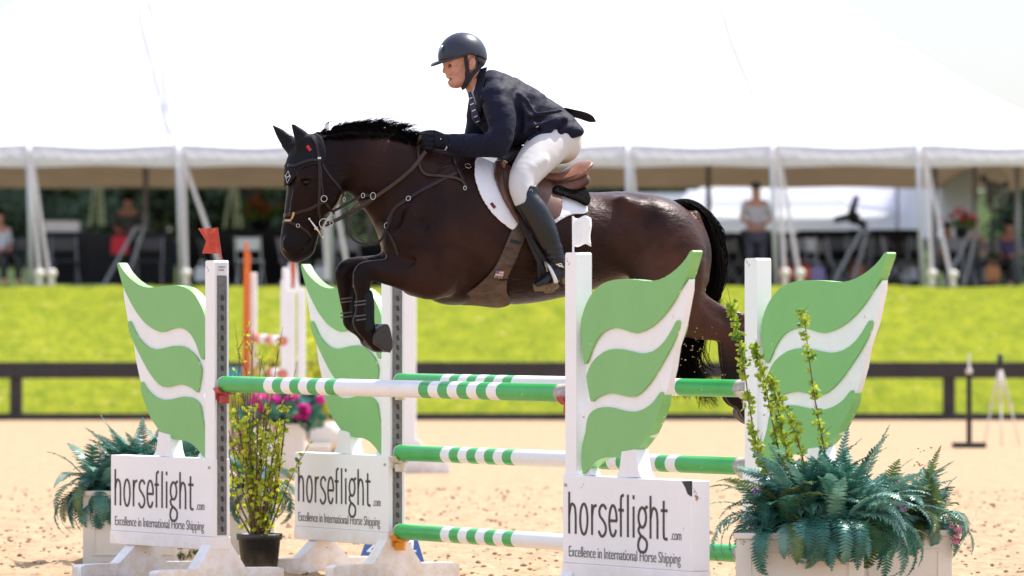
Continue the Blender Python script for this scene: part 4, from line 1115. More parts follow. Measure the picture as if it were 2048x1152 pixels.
# roof seams / ropes showing through at the left and right
for pts in (((275, 0), (288, 70), (305, 130), (322, 200), (340, 270)), ((298, 0), (310, 60), (322, 120), (334, 200), (352, 285)), ((1440, 0), (1462, 80), (1500, 170), (1538, 280))):
    mb = MB(); P = []
    for x, y in pts:
        # find the roof point under this pixel by marching along the ray
        for Yy in np.arange(0, DEP, .05):
            p = W(x, y, YT + Yy); zr = float(roofz(np.array(p.x), np.array(Yy))) + ZE
            if zr > p.z: break
        P.append(Vector((p.x, Yy - .02, p.z - zT + .02)))
    ribbon(mb, P, [Vector((0, -1, .6))] * len(P), .045, .01); mb.build('roof_rope', M['seam'], tent)
LM = [(-600, 'the left end of the marquee'), (3000, 'the right end of the marquee'), (56, 'the leftmost marquee pole'), (125, 'the white box on the long table'), (205, 'the leaning grey easel frame'), (256, 'the man in dark grey'), (328, 'the dark blue bin'), (356, 'the marquee pole left of the red flag'), (405, 'the red flag'), (455, 'the left keyhole post'), (500, 'the orange flame wing'),
      (560, 'the horse nose'), (625, 'the horse chin'), (690, 'the folded far knee'), (740, 'the hanging rein loop'), (1253, 'the pole over the croup'), (1417, 'the dark inner pole'), (1450, 'the horse tail'), (1498, 'the standing man'), (1553, 'the navy-capped man'), (1612, 'the white chair on the right'), (1665, 'the foot of the grey easel frame'),
      (1728, 'the three-armed stand'), (1785, 'the tip of the rear right leaf'), (1835, 'the tall pole right of the leaf tips'), (1880, 'the slanting strap on the right'), (1925, 'the black pedestal'), (1985, 'the pedestal fan'), (2035, 'the rightmost marquee pole')]
SEEN = {}
def where(x, what, front='near'):
    k = min(LM, key=lambda q: abs(q[0] - x)); rel = 'in line with' if abs(k[0] - x) < 7 else 'just left of' if x < k[0] else 'just right of'
    ph = f'{what} {rel} {k[1]}'; n = SEEN[ph] = SEEN.get(ph, 0) + 1
    return ph if n == 1 else f"{('', '', 'second', 'third', 'fourth', 'fifth')[n]} {ph.replace(' on the slope', '')}"
# round weights at the feet of the straps
rnd = random.Random(8)
for x, y in ((79, 545), (103, 549), (372, 558), (442, 555), (1570, 553), (1600, 553), (1864, 540), (1906, 552)):
    Zw = YT - .95; p = W(x, y, Zw); zg = float(bank(np.array([p.x]), np.array([Zw]))[0])
    t = thing('stake_cover', where(x, 'pale knobbly stake cover'), 'stake cover', (p.x, Zw, zg), 0, 'stake covers at the marquee straps')
    mb = MB(); mb.lathe([(0, 0), (.05, 0), (.075, .06), (.05, .12), (.045, .14), (.085, .20), (.09, .25), (.06, .30), (0, .31)], 14); mb.build('cover', M['planter'], t, smooth=True)

# ------------------------------------------------------------------ second marquee and white walls beyond
t = thing('white_tent', 'smaller white tent with pale side walls, seen under the big marquee on the right', 'tent', (W(1600, 0, 118).x, 118, zT))
s2 = FP / 118
q = lambda x, y, Z=118: W(x, y, Z) - t.location
mb = MB()
A = [q(1366, 392, 119), q(1425, 366, 124), q(1500, 362, 124), q(1700, 362, 124), q(1760, 366, 123), q(1795, 385, 119)]
B = [q(1366, 425, 114), q(1425, 432, 113), q(1500, 434, 113), q(1700, 434, 113), q(1760, 430, 113), q(1795, 420, 114)]
mb.add(A + B, [(i, i + 1, i + 7, i + 6) for i in range(5)]); o = mb.build('roof', M['tent2'], t); sd = o.modifiers.new('s', 'SOLIDIFY'); sd.thickness = .05
mb = MB(); mb.box(q(1368, 0).x, q(1675, 0).x, -2, -1.97, q(0, 490).z, q(0, 385).z); mb.build('side_wall', M['tent2'], t)
mb = MB(); a = q(1700, 470, 116); 
mb.add([q(1672, 490, 117), q(1800, 490, 114), q(1880, 490, 110), q(1945, 490, 106), q(1945, 332, 106), q(1880, 345, 110), q(1800, 370, 114), q(1672, 385, 117)], [(0, 1, 6, 7), (1, 2, 5, 6), (2, 3, 4, 5)])
o = mb.build('sloping_wall', mat('grey_white_wall', (.84, .83, .90), .6, trans=.6), t); sd = o.modifiers.new('s', 'SOLIDIFY'); sd.thickness = .05
mb = MB(); mb.add([q(1797, 372, 114), q(1880, 346, 110), q(1945, 332, 106), q(1945, 322, 112), q(1880, 330, 116), q(1797, 352, 120)], [(0, 1, 4, 5), (1, 2, 3, 4)]); o = mb.build('sloping_roof', M['tent2'], t); sd = o.modifiers.new('s', 'SOLIDIFY'); sd.thickness = .05
mb = MB()
for i in range(26):
    x = 1370 + i * 12; P = q(x, 0); mb.box(P.x - .015, P.x + .015, -2.03, -2.0, q(0, 452).z, q(0, 398).z)
mb.build('wall_seam', M['tent'], t)
for x, y in ((1795, 362), (1862, 345), (1870, 340)):
    p = q(x, y, 113); mb = MB(); mb.tube([(p.x, p.y, 0), (p.x, p.y, p.z)], .045, 6); mb.build('tent_pole', M['greymetal'], t)

# ------------------------------------------------------------------ things under the marquee
def table(x0, x1, ytop, Z, label, m=None, cloth=True):
    a = W(x0, ytop, Z); b = W(x1, ytop, Z); h = max(.62, a.z - zT); c = (a + b) / 2; wd = (b.x - a.x) / 2
    t = thing('banquet_table', label, 'table', (c.x, Z, zT), 0, 'cloth-covered tables under the marquee')
    mb = MB(); mb.box(-wd, wd, -.38, .38, h - .03, h); mb.build('tabletop', M['padw'] if not cloth else M['black'], t)
    if cloth:
        mb = MB(); vs = []; n = 80; per = []
        for i in range(n + 1):
            f_ = i / n; x = -wd - .01 + (2 * wd + .02) * f_; per.append((x, -.39 - .02 * math.sin(i * 1.7)))
        for x, y in per: vs += [(x, -.385, h + .002), (x, y - .02, h * .5), (x, y - .05, .04)]
        mb.add(vs, [(i * 3 + k, (i + 1) * 3 + k, (i + 1) * 3 + k + 1, i * 3 + k + 1) for i in range(n) for k in range(2)])
        mb.box(-wd - .02, wd + .02, -.38, .40, h + .001, h + .006)
        for sx in (-1, 1): mb.box(*sorted((sx * (wd + .01), sx * (wd + .02))), -.40, .40, .04, h)
        mb.build('tablecloth', m or M['blackfab'], t)
    for sx in (-1, 1):
        mb = MB(); mb.tube([(sx * (wd - .15), 0, h - .03), (sx * (wd - .05), -.3, 0)], .015, 6); mb.tube([(sx * (wd - .15), 0, h - .03), (sx * (wd - .05), .3, 0)], .015, 6); mb.build('leg', M['greymetal'], t)
    return t
T = [(95, 345, 466, 90, 'long black-clothed table nearest the left edge, with a white box on it'), (360, 470, 468, 92, 'black-clothed table behind the strap fanning from the pole'), (470, 580, 462, 93, 'black-clothed table carrying the orange flowers'),
     (590, 680, 490, 93, 'low black-clothed table showing below the horse muzzle'), (690, 780, 490, 94, 'low black-clothed table framed by the hanging rein loop'),
     (1440, 1600, 466, 95, 'long black-clothed table behind the standing man'), (1600, 1700, 462, 97, 'black-clothed table behind the folding table frame'), (1700, 1835, 460, 98, 'black-clothed table in front of the grey-white tent wall')]
for a in T: table(*a)
def chair(m, label, x, Z, rz, grp, lb2=None):
    t = thing('folding_chair', label, 'chair', (W(x, 0, Z).x, Z, zT), rz, grp)
    mb = MB(); mb.box(-.21, .21, -.20, .20, .43, .455); mb.build('seat', m, t, bevel=.01)
    mb = MB(); mb.box(-.20, .20, .185, .205, .62, .84); mb.build('backrest', m, t, bevel=.01)
    for s in (-1, 1):
        mb = MB(); mb.tube([(s * .22, .23, .86), (s * .22, .12, .44), (s * .22, -.22, 0)], .012, 6); mb.build('leg', M['greymetal'] if m != M['chairw'] else m, t)
        mb = MB(); mb.tube([(s * .20, -.16, .44), (s * .20, .25, 0)], .012, 6); mb.build('leg', M['greymetal'] if m != M['chairw'] else m, t)
    return t
grp = 'folding chairs under the marquee'
M['chairg'] = mat('grey_plastic', (.20, .20, .22), .5); M['chairk'] = mat('charcoal_plastic', (.05, .05, .06), .5)
cw = chair(M['chairw'], 'white folding chair beside the orange jump wing', 500, 89.2, 3.0, grp)
dup(cw, (W(1612, 0, 90).x, 90, zT), 2.9, 'white folding chair to the right of the standing man', grp)
cg_ = chair(M['chairg'], where(700, 'grey folding chair'), 700, 89.5, .4, grp)
ck = chair(M['chairk'], where(130, 'charcoal folding chair'), 130, 89.2, .2, grp)
rnd = random.Random(12)
for i, x in enumerate((430, 590, 1445, 1480, 1590, 1640, 1690, 1740, 1790, 1840, 1900, 1940, 1990, 2030, 1655, 1715, 1765, 1815)):
    Z = rnd.uniform(89, 93) if i < 16 else rnd.uniform(93, 95)
    g_ = rnd.random() < .6; dup(cg_ if g_ else ck, (W(x, 0, Z).x, Z, zT), rnd.uniform(-.6, 3.4), where(x, 'grey folding chair' if g_ else 'charcoal folding chair'))
for i, x in enumerate((30, 300)):
    dup(ck, (W(x, 0, 89.3).x, rnd.uniform(88.9, 89.6), zT), rnd.uniform(-.5, .5), where(x, 'charcoal folding chair'))
# bags, bins and bright bits among the chairs
def bag(x, y, Z, wd, ht, m, label, cat='bag', nm='bag'):
    p = W(x, y, Z); t = thing(nm, label, cat, (p.x, Z, max(p.z, zT)), 0)
    mb = MB(); mb.prism([(-wd / 2, 0), (wd / 2, 0), (wd / 2 * .94, ht * .8), (wd / 2 * .75, ht), (-wd / 2 * .75, ht), (-wd / 2 * .94, ht * .82)], -.10, .10); mb.build('body', m, t, bevel=.02)
    mb = MB(); mb.tube([(-wd * .2, 0, ht - .01), (-wd * .15, 0, ht + .10), (wd * .15, 0, ht + .10), (wd * .2, 0, ht - .01)], .012, 6); mb.build('handle', m, t)
C_ = lambda n, c: mat(n, c, .7)
bag(240, 508, 89.0, .30, .30, M['red'], 'red bag between the table and the strap')
t = thing('rubbish_bin', 'dark blue bin standing to the left of a marquee pole', 'bin', (W(328, 0, 90).x, 90, zT)); mb = MB(); mb.lathe([(0, 0), (.17, 0), (.21, .72), (.23, .73), (.23, .78), (.18, .78), (0, .6)], 20); mb.build('bin_body', M['bluebin'], t, smooth=True)
for x, y, m_, nm, lb in ((1572, 560, (.6, .08, .08), 'bag', 'bright red bag at the foot of the two straps'), (1607, 560, (.6, .12, .03), 'bag', 'orange-red bag just right of the two straps'), (1635, 562, (.3, .25, .5), 'bag', 'lilac bag on the grass behind the green leaf'), (1715, 556, (.55, .22, .16), 'bag', 'salmon-coloured bag near the tip of the green leaf'),
                        (1820, 560, (.5, .5, .55), 'bag', 'pale bag beside the tall white pole'), (1985, 560, (.5, .2, .08), 'bag', 'rust-coloured bag towards the right edge'), (640, 562, (.5, .5, .5), 'bag', 'pale grey bag below the horse chin'), (405, 562, (.6, .6, .62), 'bag', 'white bag by the red flag rod')):
    bag(x, y, 88.6 if x < 1000 else 89.5, .26, .24, C_('bag_cloth', m_), lb)
t = thing('white_box', 'white box lying on the long black-clothed table', 'box', (W(125, 0, 90).x, 90, W(0, 465, 90).z)); mb = MB(); mb.box(-.30, .30, -.2, .2, .008, .17); mb.build('box_body', M['padw'], t, bevel=.01); mb = MB(); mb.box(-.31, .31, -.21, .21, .171, .20); mb.build('lid', M['padw'], t, bevel=.01)
# flowers on a table, hanging urn, pedestal fan, boom
def bouquet(loc, r, label, mats_, nm='flower_arrangement', pot=True, hpot=.35):
    t = thing(nm, label, 'flowers', loc); rnd = random.Random(int(loc[0] * 10)); ml = MB(); mf = MB()
    if pot: mb = MB(); mb.lathe([(0, 0), (r * .45, 0), (r * .62, hpot * .9), (r * .7, hpot), (r * .6, hpot), (0, hpot * .9)], 18); mb.build('pot', M['black'], t, smooth=True)
    for i in range(60):
        d = Vector((rnd.gauss(0, .5), rnd.gauss(0, .5), abs(rnd.gauss(.3, .35)))) * r; leafy(ml, Vector((0, 0, hpot)) + d, rnd, r * .4, 0, 2)
    for i in range(24):
        mf = MB(); d = Vector((rnd.gauss(0, .45), rnd.gauss(0, .45), abs(rnd.gauss(.6, .3)))) * r; blossom(mf, Vector((0, 0, hpot + .05)) + d * 1.1, r * .30, rnd, 14); mf.build('blossom', mats_, t, recalc=False)
    ml.build('leaves', M['gleaf'], t, recalc=False)
    return t
bouquet((W(520, 0, 93).x, 93, W(0, 462, 93).z), .30, 'orange and dark flower arrangement standing on a table behind the muzzle', leafmat('rust_petal', (.45, .15, .05), (.3, .08, .04)), hpot=.2)
t = thing('pedestal', 'black pedestal under the urn of pink flowers', 'pedestal', (W(1925, 0, 90).x, 90, zT)); mb = MB(); mb.lathe([(0, 0), (.28, 0), (.26, .05), (.2, .35), (.24, .68), (.25, .72), (0, .72)], 20); mb.build('column', M['black'], t, smooth=True)
bouquet((W(1925, 0, 90).x, 90, zT + .725), .20, 'urn of pink flowers on a black pedestal', leafmat('hot_pink_petal', (.8, .08, .2), (.7, .05, .15)), 'flower_urn', hpot=.30)
t = thing('pedestal_fan', 'large black pedestal fan under the right end of the marquee', 'fan', (W(1985, 0, 91).x, 91, zT)); zc_ = W(0, 377, 91).z - zT
mb = MB(); mb.tube([(0, 0, 0), (0, 0, zc_)], .025, 8); mb.lathe([(0, 0), (.28, 0), (.26, .04), (0, .05)], 20); mb.build('stand', M['black'], t, smooth=True)
mb = MB()
for rr_ in (.36, .34, .24, .14):
    mb.tube([(rr_ * .8 * math.cos(a), -.1, zc_ + rr_ * math.sin(a)) for a in np.linspace(0, 6.283, 30)], .009, 5, cap=False)
for a in np.linspace(0, 6.283, 24, endpoint=False): mb.tube([(0, -.14, zc_), (.36 * .8 * math.cos(a), -.1, zc_ + .36 * math.sin(a))], .004, 4)
mb.build('cage', M['greymetal'], t); mb = MB()
for k in range(3):
    a = k * 2.094 + .3; mb.prism([(0, -.03), (.30, -.08), (.32, .05), (0, .03)], -.08, -.07, f=lambda v, a=a: (v[0] * math.cos(a) - v[2] * math.sin(a), v[1], zc_ + v[0] * math.sin(a) + v[2] * math.cos(a)))
mb.ico((0, 0, zc_), .13, sub=2); mb.build('blades', M['black'], t)
t = thing('boom_stand', 'black three-armed stand leaning before the white tent', 'stand', (W(1728, 0, 92).x, 92, zT)); q = lambda x, y: W(x, y, 92) - t.location
mb = MB(); mb.tube([(0, 0, 0), (0, 0, q(0, 440).z)], .04, 8); mb.build('post', M['black'], t)
for a, b_ in (((1700, 435), (1714, 392)), ((1706, 432), (1668, 440)), ((1704, 434), (1732, 455))):
    mb = MB(); mb.tube([q(*a), q(*b_)], [.07, .05], 8); mb.build('arm', M['black'], t)
mb = MB(); mb.ico(q(1708, 436), .12, sub=2, jit=.1); mb.build('head', M['black'], t, smooth=True)
# folded table frames with slanting legs
for x0, y0, x1, y1, lb in ((1722, 463, 1665, 560, 'grey folding table frame standing between the chairs'), (1940, 465, 1890, 520, 'grey folding frame in front of the black pedestal'), (272, 455, 208, 560, 'grey folding frame leaning beside the red bag')):
    Z = 88.6; b = W(x1, 0, Z); t = thing('easel', lb, 'easel', (b.x, Z, zT), 0, 'folding frames under the marquee')
    A = W(x0, y0, Z) - t.location; B = Vector((W(x1, y1, Z).x - b.x, 0, .02))
    mb = MB(); mb.tube([A, B], .03, 6); mb.build('leg', M['greymetal'], t); mb = MB(); mb.tube([A + Vector((.12, .2, 0)), B + Vector((.35, .2, 0))], .03, 6); mb.build('leg', M['greymetal'], t)
    mb = MB(); mb.tube([A, A + Vector((.16, .2, 0))], .03, 6); mb.build('crossbar', M['greymetal'], t)

# people in the shade of the marquee
def person(x, yh, Z, label, shirt, trouser, sc=1.0, seated=False, face=0, hatc=None, arms='front'):
    """standing (or seated) figure grown as one skin surface; shirt and trousers are shells over it"""
    ht = 1.78 * sc
    t = thing('person', label, 'person', (W(x, 0, Z).x, Z, zT), face)
    V = {}; k = sc
    if seated: hip = .50
    else: hip = .95
    sk = [('pel', (0, 0, hip), .15), ('wai', (0, .02, hip + .17), .135), ('che', (0, .01, hip + .38), .155), ('nec', (0, 0, hip + .54), .065), ('hd1', (0, -.02, hip + .66), .085), ('hd2', (0, -.01, hip + .76), .095)]
    for s in (-1, 1):
        n = 'LR'[s > 0]
        sk += [(n + 'sh', (s * .19, .01, hip + .47), .072), (n + 'el', (s * .25, .02 if arms == 'front' else .05, hip + .20), .050), (n + 'wr', (s * .10, -.22, hip + .12) if arms == 'front' else (s * .26, -.02, hip - .04), .034), (n + 'ha', (s * .03, -.27, hip + .12) if arms == 'front' else (s * .27, -.05, hip - .13), .034)]
        if seated: sk += [(n + 'hp', (s * .10, -.04, hip), .10), (n + 'kn', (s * .14, -.45, hip - .02), .07), (n + 'an', (s * .14, -.45, .09), .045), (n + 'to', (s * .15, -.60, .04), .04)]
        else: sk += [(n + 'hp', (s * .10, 0, hip - .08), .105), (n + 'kn', (s * .11, -.01, hip - .47), .068), (n + 'an', (s * .12, .02, .09), .046), (n + 'to', (s * .14, -.13, .04), .042)]
    ix = {a: i for i, (a, _, _) in enumerate(sk)}
    ed = [('pel', 'wai'), ('wai', 'che'), ('che', 'nec'), ('nec', 'hd1'), ('hd1', 'hd2')]
    for n in 'LR': ed += [('che', n + 'sh'), (n + 'sh', n + 'el'), (n + 'el', n + 'wr'), (n + 'wr', n + 'ha'), ('pel', n + 'hp'), (n + 'hp', n + 'kn'), (n + 'kn', n + 'an'), (n + 'an', n + 'to')]
    def grow(keep, name, m, g, parent):
        use = [a for a in ix if a in keep]; j = {a: i for i, a in enumerate(use)}
        me = bpy.data.meshes.new(name); me.from_pydata([tuple(c * k for c in sk[ix[a]][1]) for a in use], [(j[a], j[b]) for a, b in ed if a in j and b in j], [])
        o = bpy.data.objects.new(name, me); COL.objects.link(o); o.parent = parent
        md = o.modifiers.new('skin', 'SKIN'); md.use_smooth_shade = True
        lay = me.skin_vertices[0] if me.skin_vertices else None
        if lay is None:
            bpy.context.view_layer.objects.active = o; lay = me.skin_vertices[0]
        for a in use:
            r_ = sk[ix[a]][2] * k * g; lay.data[j[a]].radius = (r_, r_)
        lay.data[0].use_root = True
        ss = o.modifiers.new('sub', 'SUBSURF'); ss.levels = 2; ss.render_levels = 2
        dg = bpy.context.evaluated_depsgraph_get(); m2 = bpy.data.meshes.new_from_object(o.evaluated_get(dg))
        m2.name = name; m2.materials.clear(); m2.materials.append(m); o.modifiers.clear(); o.data = m2
        m2.polygons.foreach_set('use_smooth', [True] * len(m2.polygons))
        return o
    grow(set(ix), 'body', M['skin'], 1, t)
    grow({'pel', 'wai', 'che', 'Lsh', 'Rsh', 'Lel', 'Rel'}, 'shirt', shirt, 1.14, t)
    grow({'pel', 'Lhp', 'Rhp', 'Lkn', 'Rkn', 'Lan', 'Ran'}, 'trousers', trouser, 1.16, t)
    mb = MB(); mb.ico((0, .01 * k, (hip + .785) * k), .105 * k, sub=2, sq=(.95, 1.05, .72)); 
    if hatc: mb.box(-.07, .07, -.20, -.08, (hip + .765) * k, (hip + .78) * k)
    mb.build('cap' if hatc else 'hair', hatc or M['hair'], t, smooth=True)
    return t
M['greyshirt'] = C_('grey_shirt', (.46, .44, .50)); M['darkgrey'] = C_('dark_grey_shirt', (.07, .075, .075)); M['slate'] = C_('slate_trousers', (.05, .05, .075)); M['whiteshirt'] = C_('white_shirt', (.55, .56, .66)); M['navycap'] = C_('navy_cap', (.03, .035, .06))
person(1512, 356, 89, 'man in grey shirt, dark trousers and navy cap standing beneath the marquee edge', M['greyshirt'], M['slate'], 1.0, face=R(10), hatc=M['navycap'])
person(256, 385, 92, 'man in dark grey shirt standing behind the long black table', M['darkgrey'], M['black'], .93, face=R(-8))
person(-4, 440, 89, 'person in white shirt seated at the left edge of the picture', M['whiteshirt'], M['black'], 1.0, seated=True, face=R(35))
person(1945, 470, 91, 'person in brown top seated near the black pedestal', C_('brown_top', (.30, .15, .08)), M['slate'], .9, seated=True, face=R(20))
person(2018, 470, 92, 'person in violet top seated at the right edge', C_('violet_top', (.12, .09, .25)), M['black'], .9, seated=True, face=R(-20))
person(1895, 470, 94, 'person in pale top seated behind the tilted strap', C_('pale_top', (.55, .45, .40)), M['slate'], .9, seated=True, face=R(10))

# ------------------------------------------------------------------ trees and a vehicle beyond
def tree_mesh(seed, ht, cr, n, mats_):  # crowns reach low: edge-of-wood trees
    rnd = random.Random(seed); mt = MB(); ml = MB()
    mt.tube([(0, 0, 0), (.08, .05, ht * .3), (0, .1, ht * .6), (.1, 0, ht * .85)], [ht * .035, ht * .028, ht * .016, ht * .006], 7)
    lobes = []
    for i in range(14):
        a = rnd.uniform(0, 6.28); z = ht * rnd.uniform(.12, .92); r_ = cr * rnd.uniform(.35, .85) * (1.15 - z / ht * .5)
        c = Vector((math.cos(a) * r_, math.sin(a) * r_, z)); lobes.append((c, cr * rnd.uniform(.3, .5)))
        mt.tube([(0, 0, z * .6), tuple(c * .6 + Vector((0, 0, z * .3))), tuple(c)], [ht * .012, ht * .008, ht * .003], 5)
    for i in range(n):
        c, r_ = rnd.choice(lobes); d = Vector((rnd.gauss(0, 1), rnd.gauss(0, 1), rnd.gauss(0, .8))); d = d.normalized() * r_ * rnd.uniform(.55, 1.12)
        leafy(ml, c + d, rnd, cr * .10, 0 if rnd.random() < .6 else 1, 2)
    return mt, ml
protos = []
for sd_, m_ in ((1, ['tree', 'tree2']), (2, ['tree2', 'tree2']), (3, ['tree', 'tree'])):
    mt, ml = tree_mesh(sd_, 7.0, 3.4, 3000, m_)
    t = thing('broadleaf_tree', '', 'tree', (0, 0, 0)); mt.build('trunk', M['bark'], t, smooth=True); ml.build('crown', [M[m_[0]], M[m_[1]]], t, recalc=False); protos.append(t)
rnd = random.Random(31); first = [True] * 3
spots = [(-60, 150), (20, 138), (75, 150), (120, 142), (165, 155), (215, 140), (262, 150), (310, 143), (352, 155), (400, 144), (445, 152), (495, 141), (540, 156), (590, 145), (635, 160), (690, 172), (745, 176), (800, 168), (1190, 150), (1235, 145), (1285, 158), (1335, 150), (1385, 170), (2032, 125), (2075, 128), (2700, 190), (2900, 200), (3150, 185), (3400, 195), (-500, 180), (-800, 190)]
tl_ = ['light green tree on the slope', 'dark green tree on the slope', 'paler tree on the slope']
for i, (x, Y) in enumerate(spots):
    k = rnd.choice((0, 0, 1, 1, 1)) if i % 4 else 2 if i % 8 == 0 else 0
    p = W(x, 0, Y); z = float(bank(np.array([p.x]), np.array([float(Y)]))[0]); sc_ = rnd.uniform(.75, 1.15) * (.34 if (x < 60 or 1900 < x < 2500) else .95)
    if first[k]: t = protos[k]; t.location = (p.x, Y, z); t.rotation_euler = (0, 0, rnd.uniform(0, 6)); t.scale = (sc_,) * 3; t['label'] = where(x, tl_[k]); t['group'] = 'trees beyond the marquee'; first[k] = False
    else: dup(protos[k], (p.x, Y, z), rnd.uniform(0, 6), where(x, tl_[k]), 'trees beyond the marquee', (sc_,) * 3)
t = thing('parked_van', 'pale van with dark windows parked beyond the croup of the horse', 'van', (W(1338, 0, 128).x, 128, float(bank(np.array([4.0]), np.array([128.0]))[0])))
mb = MB(); mb.prism([(-1.0, .3), (1.0, .3), (1.0, 1.2), (.85, 2.1), (-.85, 2.1), (-1.0, 1.2)], -2.2, 2.2); mb.build('body', M['tent'], t, bevel=.08)
mb = MB(); mb.prism([(-.9, 1.2), (.9, 1.2), (.78, 1.85), (-.78, 1.85)], -2.22, -2.205); mb.build('windscreen', M['black'], t)
for s in (-1, 1):
    for yy in (-1.4, 1.4): mb = MB(); mb.tube([(s * .82, yy, .34), (s * 1.0, yy, .34)], .34, 16); mb.build('wheel', M['black'], t)

# ------------------------------------------------------------------ other jumps and props in the arena
def at(x, py): Z = GZ(py); return W(x, 0, Z).x, Z
# orange flame wing with white upright
x, Z = at(500, 925); s_ = FP / Z; zt_ = CAMH + (HOR - 480) / s_
t = thing('flame_wing', 'narrow orange flame-shaped jump wing with a white upright', 'jump standard', (x, Z, 0))
mb = MB(); w_ = 1 / s_; mb.prism([(-16 * w_, .1), (-2 * w_, .1), (-0 * w_, zt_ - 60 * w_), (2 * w_, zt_ - 30 * w_), (-3 * w_, zt_ - 22 * w_), (-4 * w_, zt_ - 8 * w_), (-9 * w_, zt_), (-12 * w_, zt_ - 25 * w_), (-13 * w_, zt_ - 80 * w_)], -.02, .02); mb.build('flame_panel', M['orange'], t, bevel=.01)
mb = MB(); mb.box(0, 13 * w_, .03, .10, 0, CAMH + (HOR - 545) / s_); mb.build('upright', M['white'], t, bevel=.01)
mb = MB(); mb.box(-.25, .3, -.25, .3, 0, .1); mb.build('foot', M['white'], t, bevel=.01)
x2, Z2 = at(578, 935); s2 = FP / Z2
t = thing('white_wing', 'white jump wing of three uprights with an orange strip at its top', 'jump standard', (x2, Z2, 0)); w_ = 1 / s2
for a, b_, y in ((-17, -6, 560), (-6, 12, 578), (16, 32, 575), (-14, -3, 535)):
    mb = MB(); mb.box(a * w_, b_ * w_, .02 * (a + 20) / 10, .02 * (a + 20) / 10 + .06, 0, CAMH + (HOR - y) / s2); mb.build('upright', M['white'], t, bevel=.012)
mb = MB(); mb.box(4 * w_, 10 * w_, .14, .17, CAMH + (HOR - 578) / s2 - .2, CAMH + (HOR - 522) / s2); mb.build('orange_strip', M['orange'], t, bevel=.005)
mb = MB(); mb.prism([(-6 * w_, CAMH + (HOR - 575) / s2), (-2 * w_, CAMH + (HOR - 525) / s2), (1 * w_, CAMH + (HOR - 525) / s2), (4 * w_, CAMH + (HOR - 575) / s2)], .12, .15); mb.prism([(10 * w_, CAMH + (HOR - 585) / s2), (13 * w_, CAMH + (HOR - 525) / s2), (15 * w_, CAMH + (HOR - 525) / s2), (20 * w_, CAMH + (HOR - 585) / s2)], .12, .15); mb.build('pointed_top', M['white'], t, bevel=.005)
mb = MB(); mb.box(-.3, .35, -.3, .4, 0, .09); mb.build('foot', M['white'], t, bevel=.01)
for y, lb in ((676, 'upper coral rail between the orange and white wings'), (742, 'lower coral rail between the orange and white wings')):
    A = W(506, y, Z + .2); B = W(566, y + 6, Z2); t = thing('coral_rail', lb, 'jump pole', A, 0, 'coral rails of the jump behind'); mb = MB(); mb.tube([(0, 0, 0), B - A], .048, 12); mb.build('pole', M['coral'], t, smooth=True)
    d_ = (B - A)
    for f0 in (.35, .75): mb = MB(); mb.tube([d_ * f0, d_ * (f0 + .2)], .0495, 12); mb.build('white_band', M['whiteclean'], t, smooth=True)
# tall white upright behind the rear left standard, with a splayed foot
x, Z = at(816, 945); s_ = FP / Z; w_ = 1 / s_
t = thing('white_wing', 'tall plain white upright with a splayed foot, behind the forelegs', 'jump standard', (x, Z, 0))
mb = MB(); mb.box(-16 * w_, 16 * w_, -.05, .05, 0, CAMH + (HOR - 540) / s_); mb.build('post', M['white'], t, bevel=.01)
mb = MB(); mb.prism([(-.35, 0), (-.35, .08), (-.1, .32), (.1, .32), (.25, .12), (.40, .10), (.40, 0)], -.055, .055); mb.build('foot', M['white'], t, bevel=.01)
# flower box, white roll, dark crate
x, Z = at(570, 955)
t = planter(x, Z + .2, 0, .36, .36, (955 - 848) * Z / FP, 'white flower box in the middle distance with magenta flowers')
t['group'] = 'cream planter boxes round the jump'
tt = thing('magenta_flowers', 'large magenta blossoms with dark leaves growing from the distant flower box', 'flowers', (x, Z + .2, (955 - 848) * Z / FP))
rnd = random.Random(4); mf = MB(); ml = MB(); k_ = Z / FP
for px, py, r_ in ((520, 800, 16), (540, 815, 15), (545, 805, 14), (575, 808, 14), (603, 822, 17), (596, 812, 13), (585, 800, 12), (555, 840, 10), (552, 858, 9), (640, 800, 8), (530, 830, 12)):
    blossom(mf, Vector(((px - 570) * k_, -.15 + rnd.uniform(-.1, .1), (848 - py) * k_)), r_ * k_ * 1.35, rnd, 70)
for i in range(260): leafy(ml, Vector((rnd.gauss(-.02, .16), rnd.gauss(0, .12), rnd.uniform(-.02, .22))), rnd, .12, 0, 2)
mf.build('blossoms', M['pink'], tt, recalc=False); ml.build('leaves', M['fern'], tt, recalc=False)
x, Z = at(672, 905); t = thing('white_roll', 'fat white cylinder lying on the sand behind the rear left wing', 'filler roll', (x, Z, 0)); r_ = .165; 
mb = MB(); P = [(-.15, -.25), (-.16, 0), (.10, .35)]
mb.tube([(-.16, -.2, r_), (-.155, -.19, r_), (.14, .3, r_), (.145, .31, r_)], [r_ * .8, r_, r_, r_ * .8], 24); mb.build('roll', M['planter'], t, smooth=True)
mb = MB(); mb.box(-.34, -.05, -.45, -.30, 0, .10); mb.build('chock', M['planter'], t, bevel=.01)
x, Z = at(628, 880); t = thing('dark_crate', 'small dark crate half hidden behind the white roll', 'crate', (x, Z, 0)); mb = MB(); mb.box(-.09, .09, -.1, .1, 0, .3); mb.build('crate_body', M['fence'], t, bevel=.01); mb = MB(); mb.box(-.10, .10, -.11, .11, .301, .33); mb.build('lid', M['fence'], t, bevel=.005)
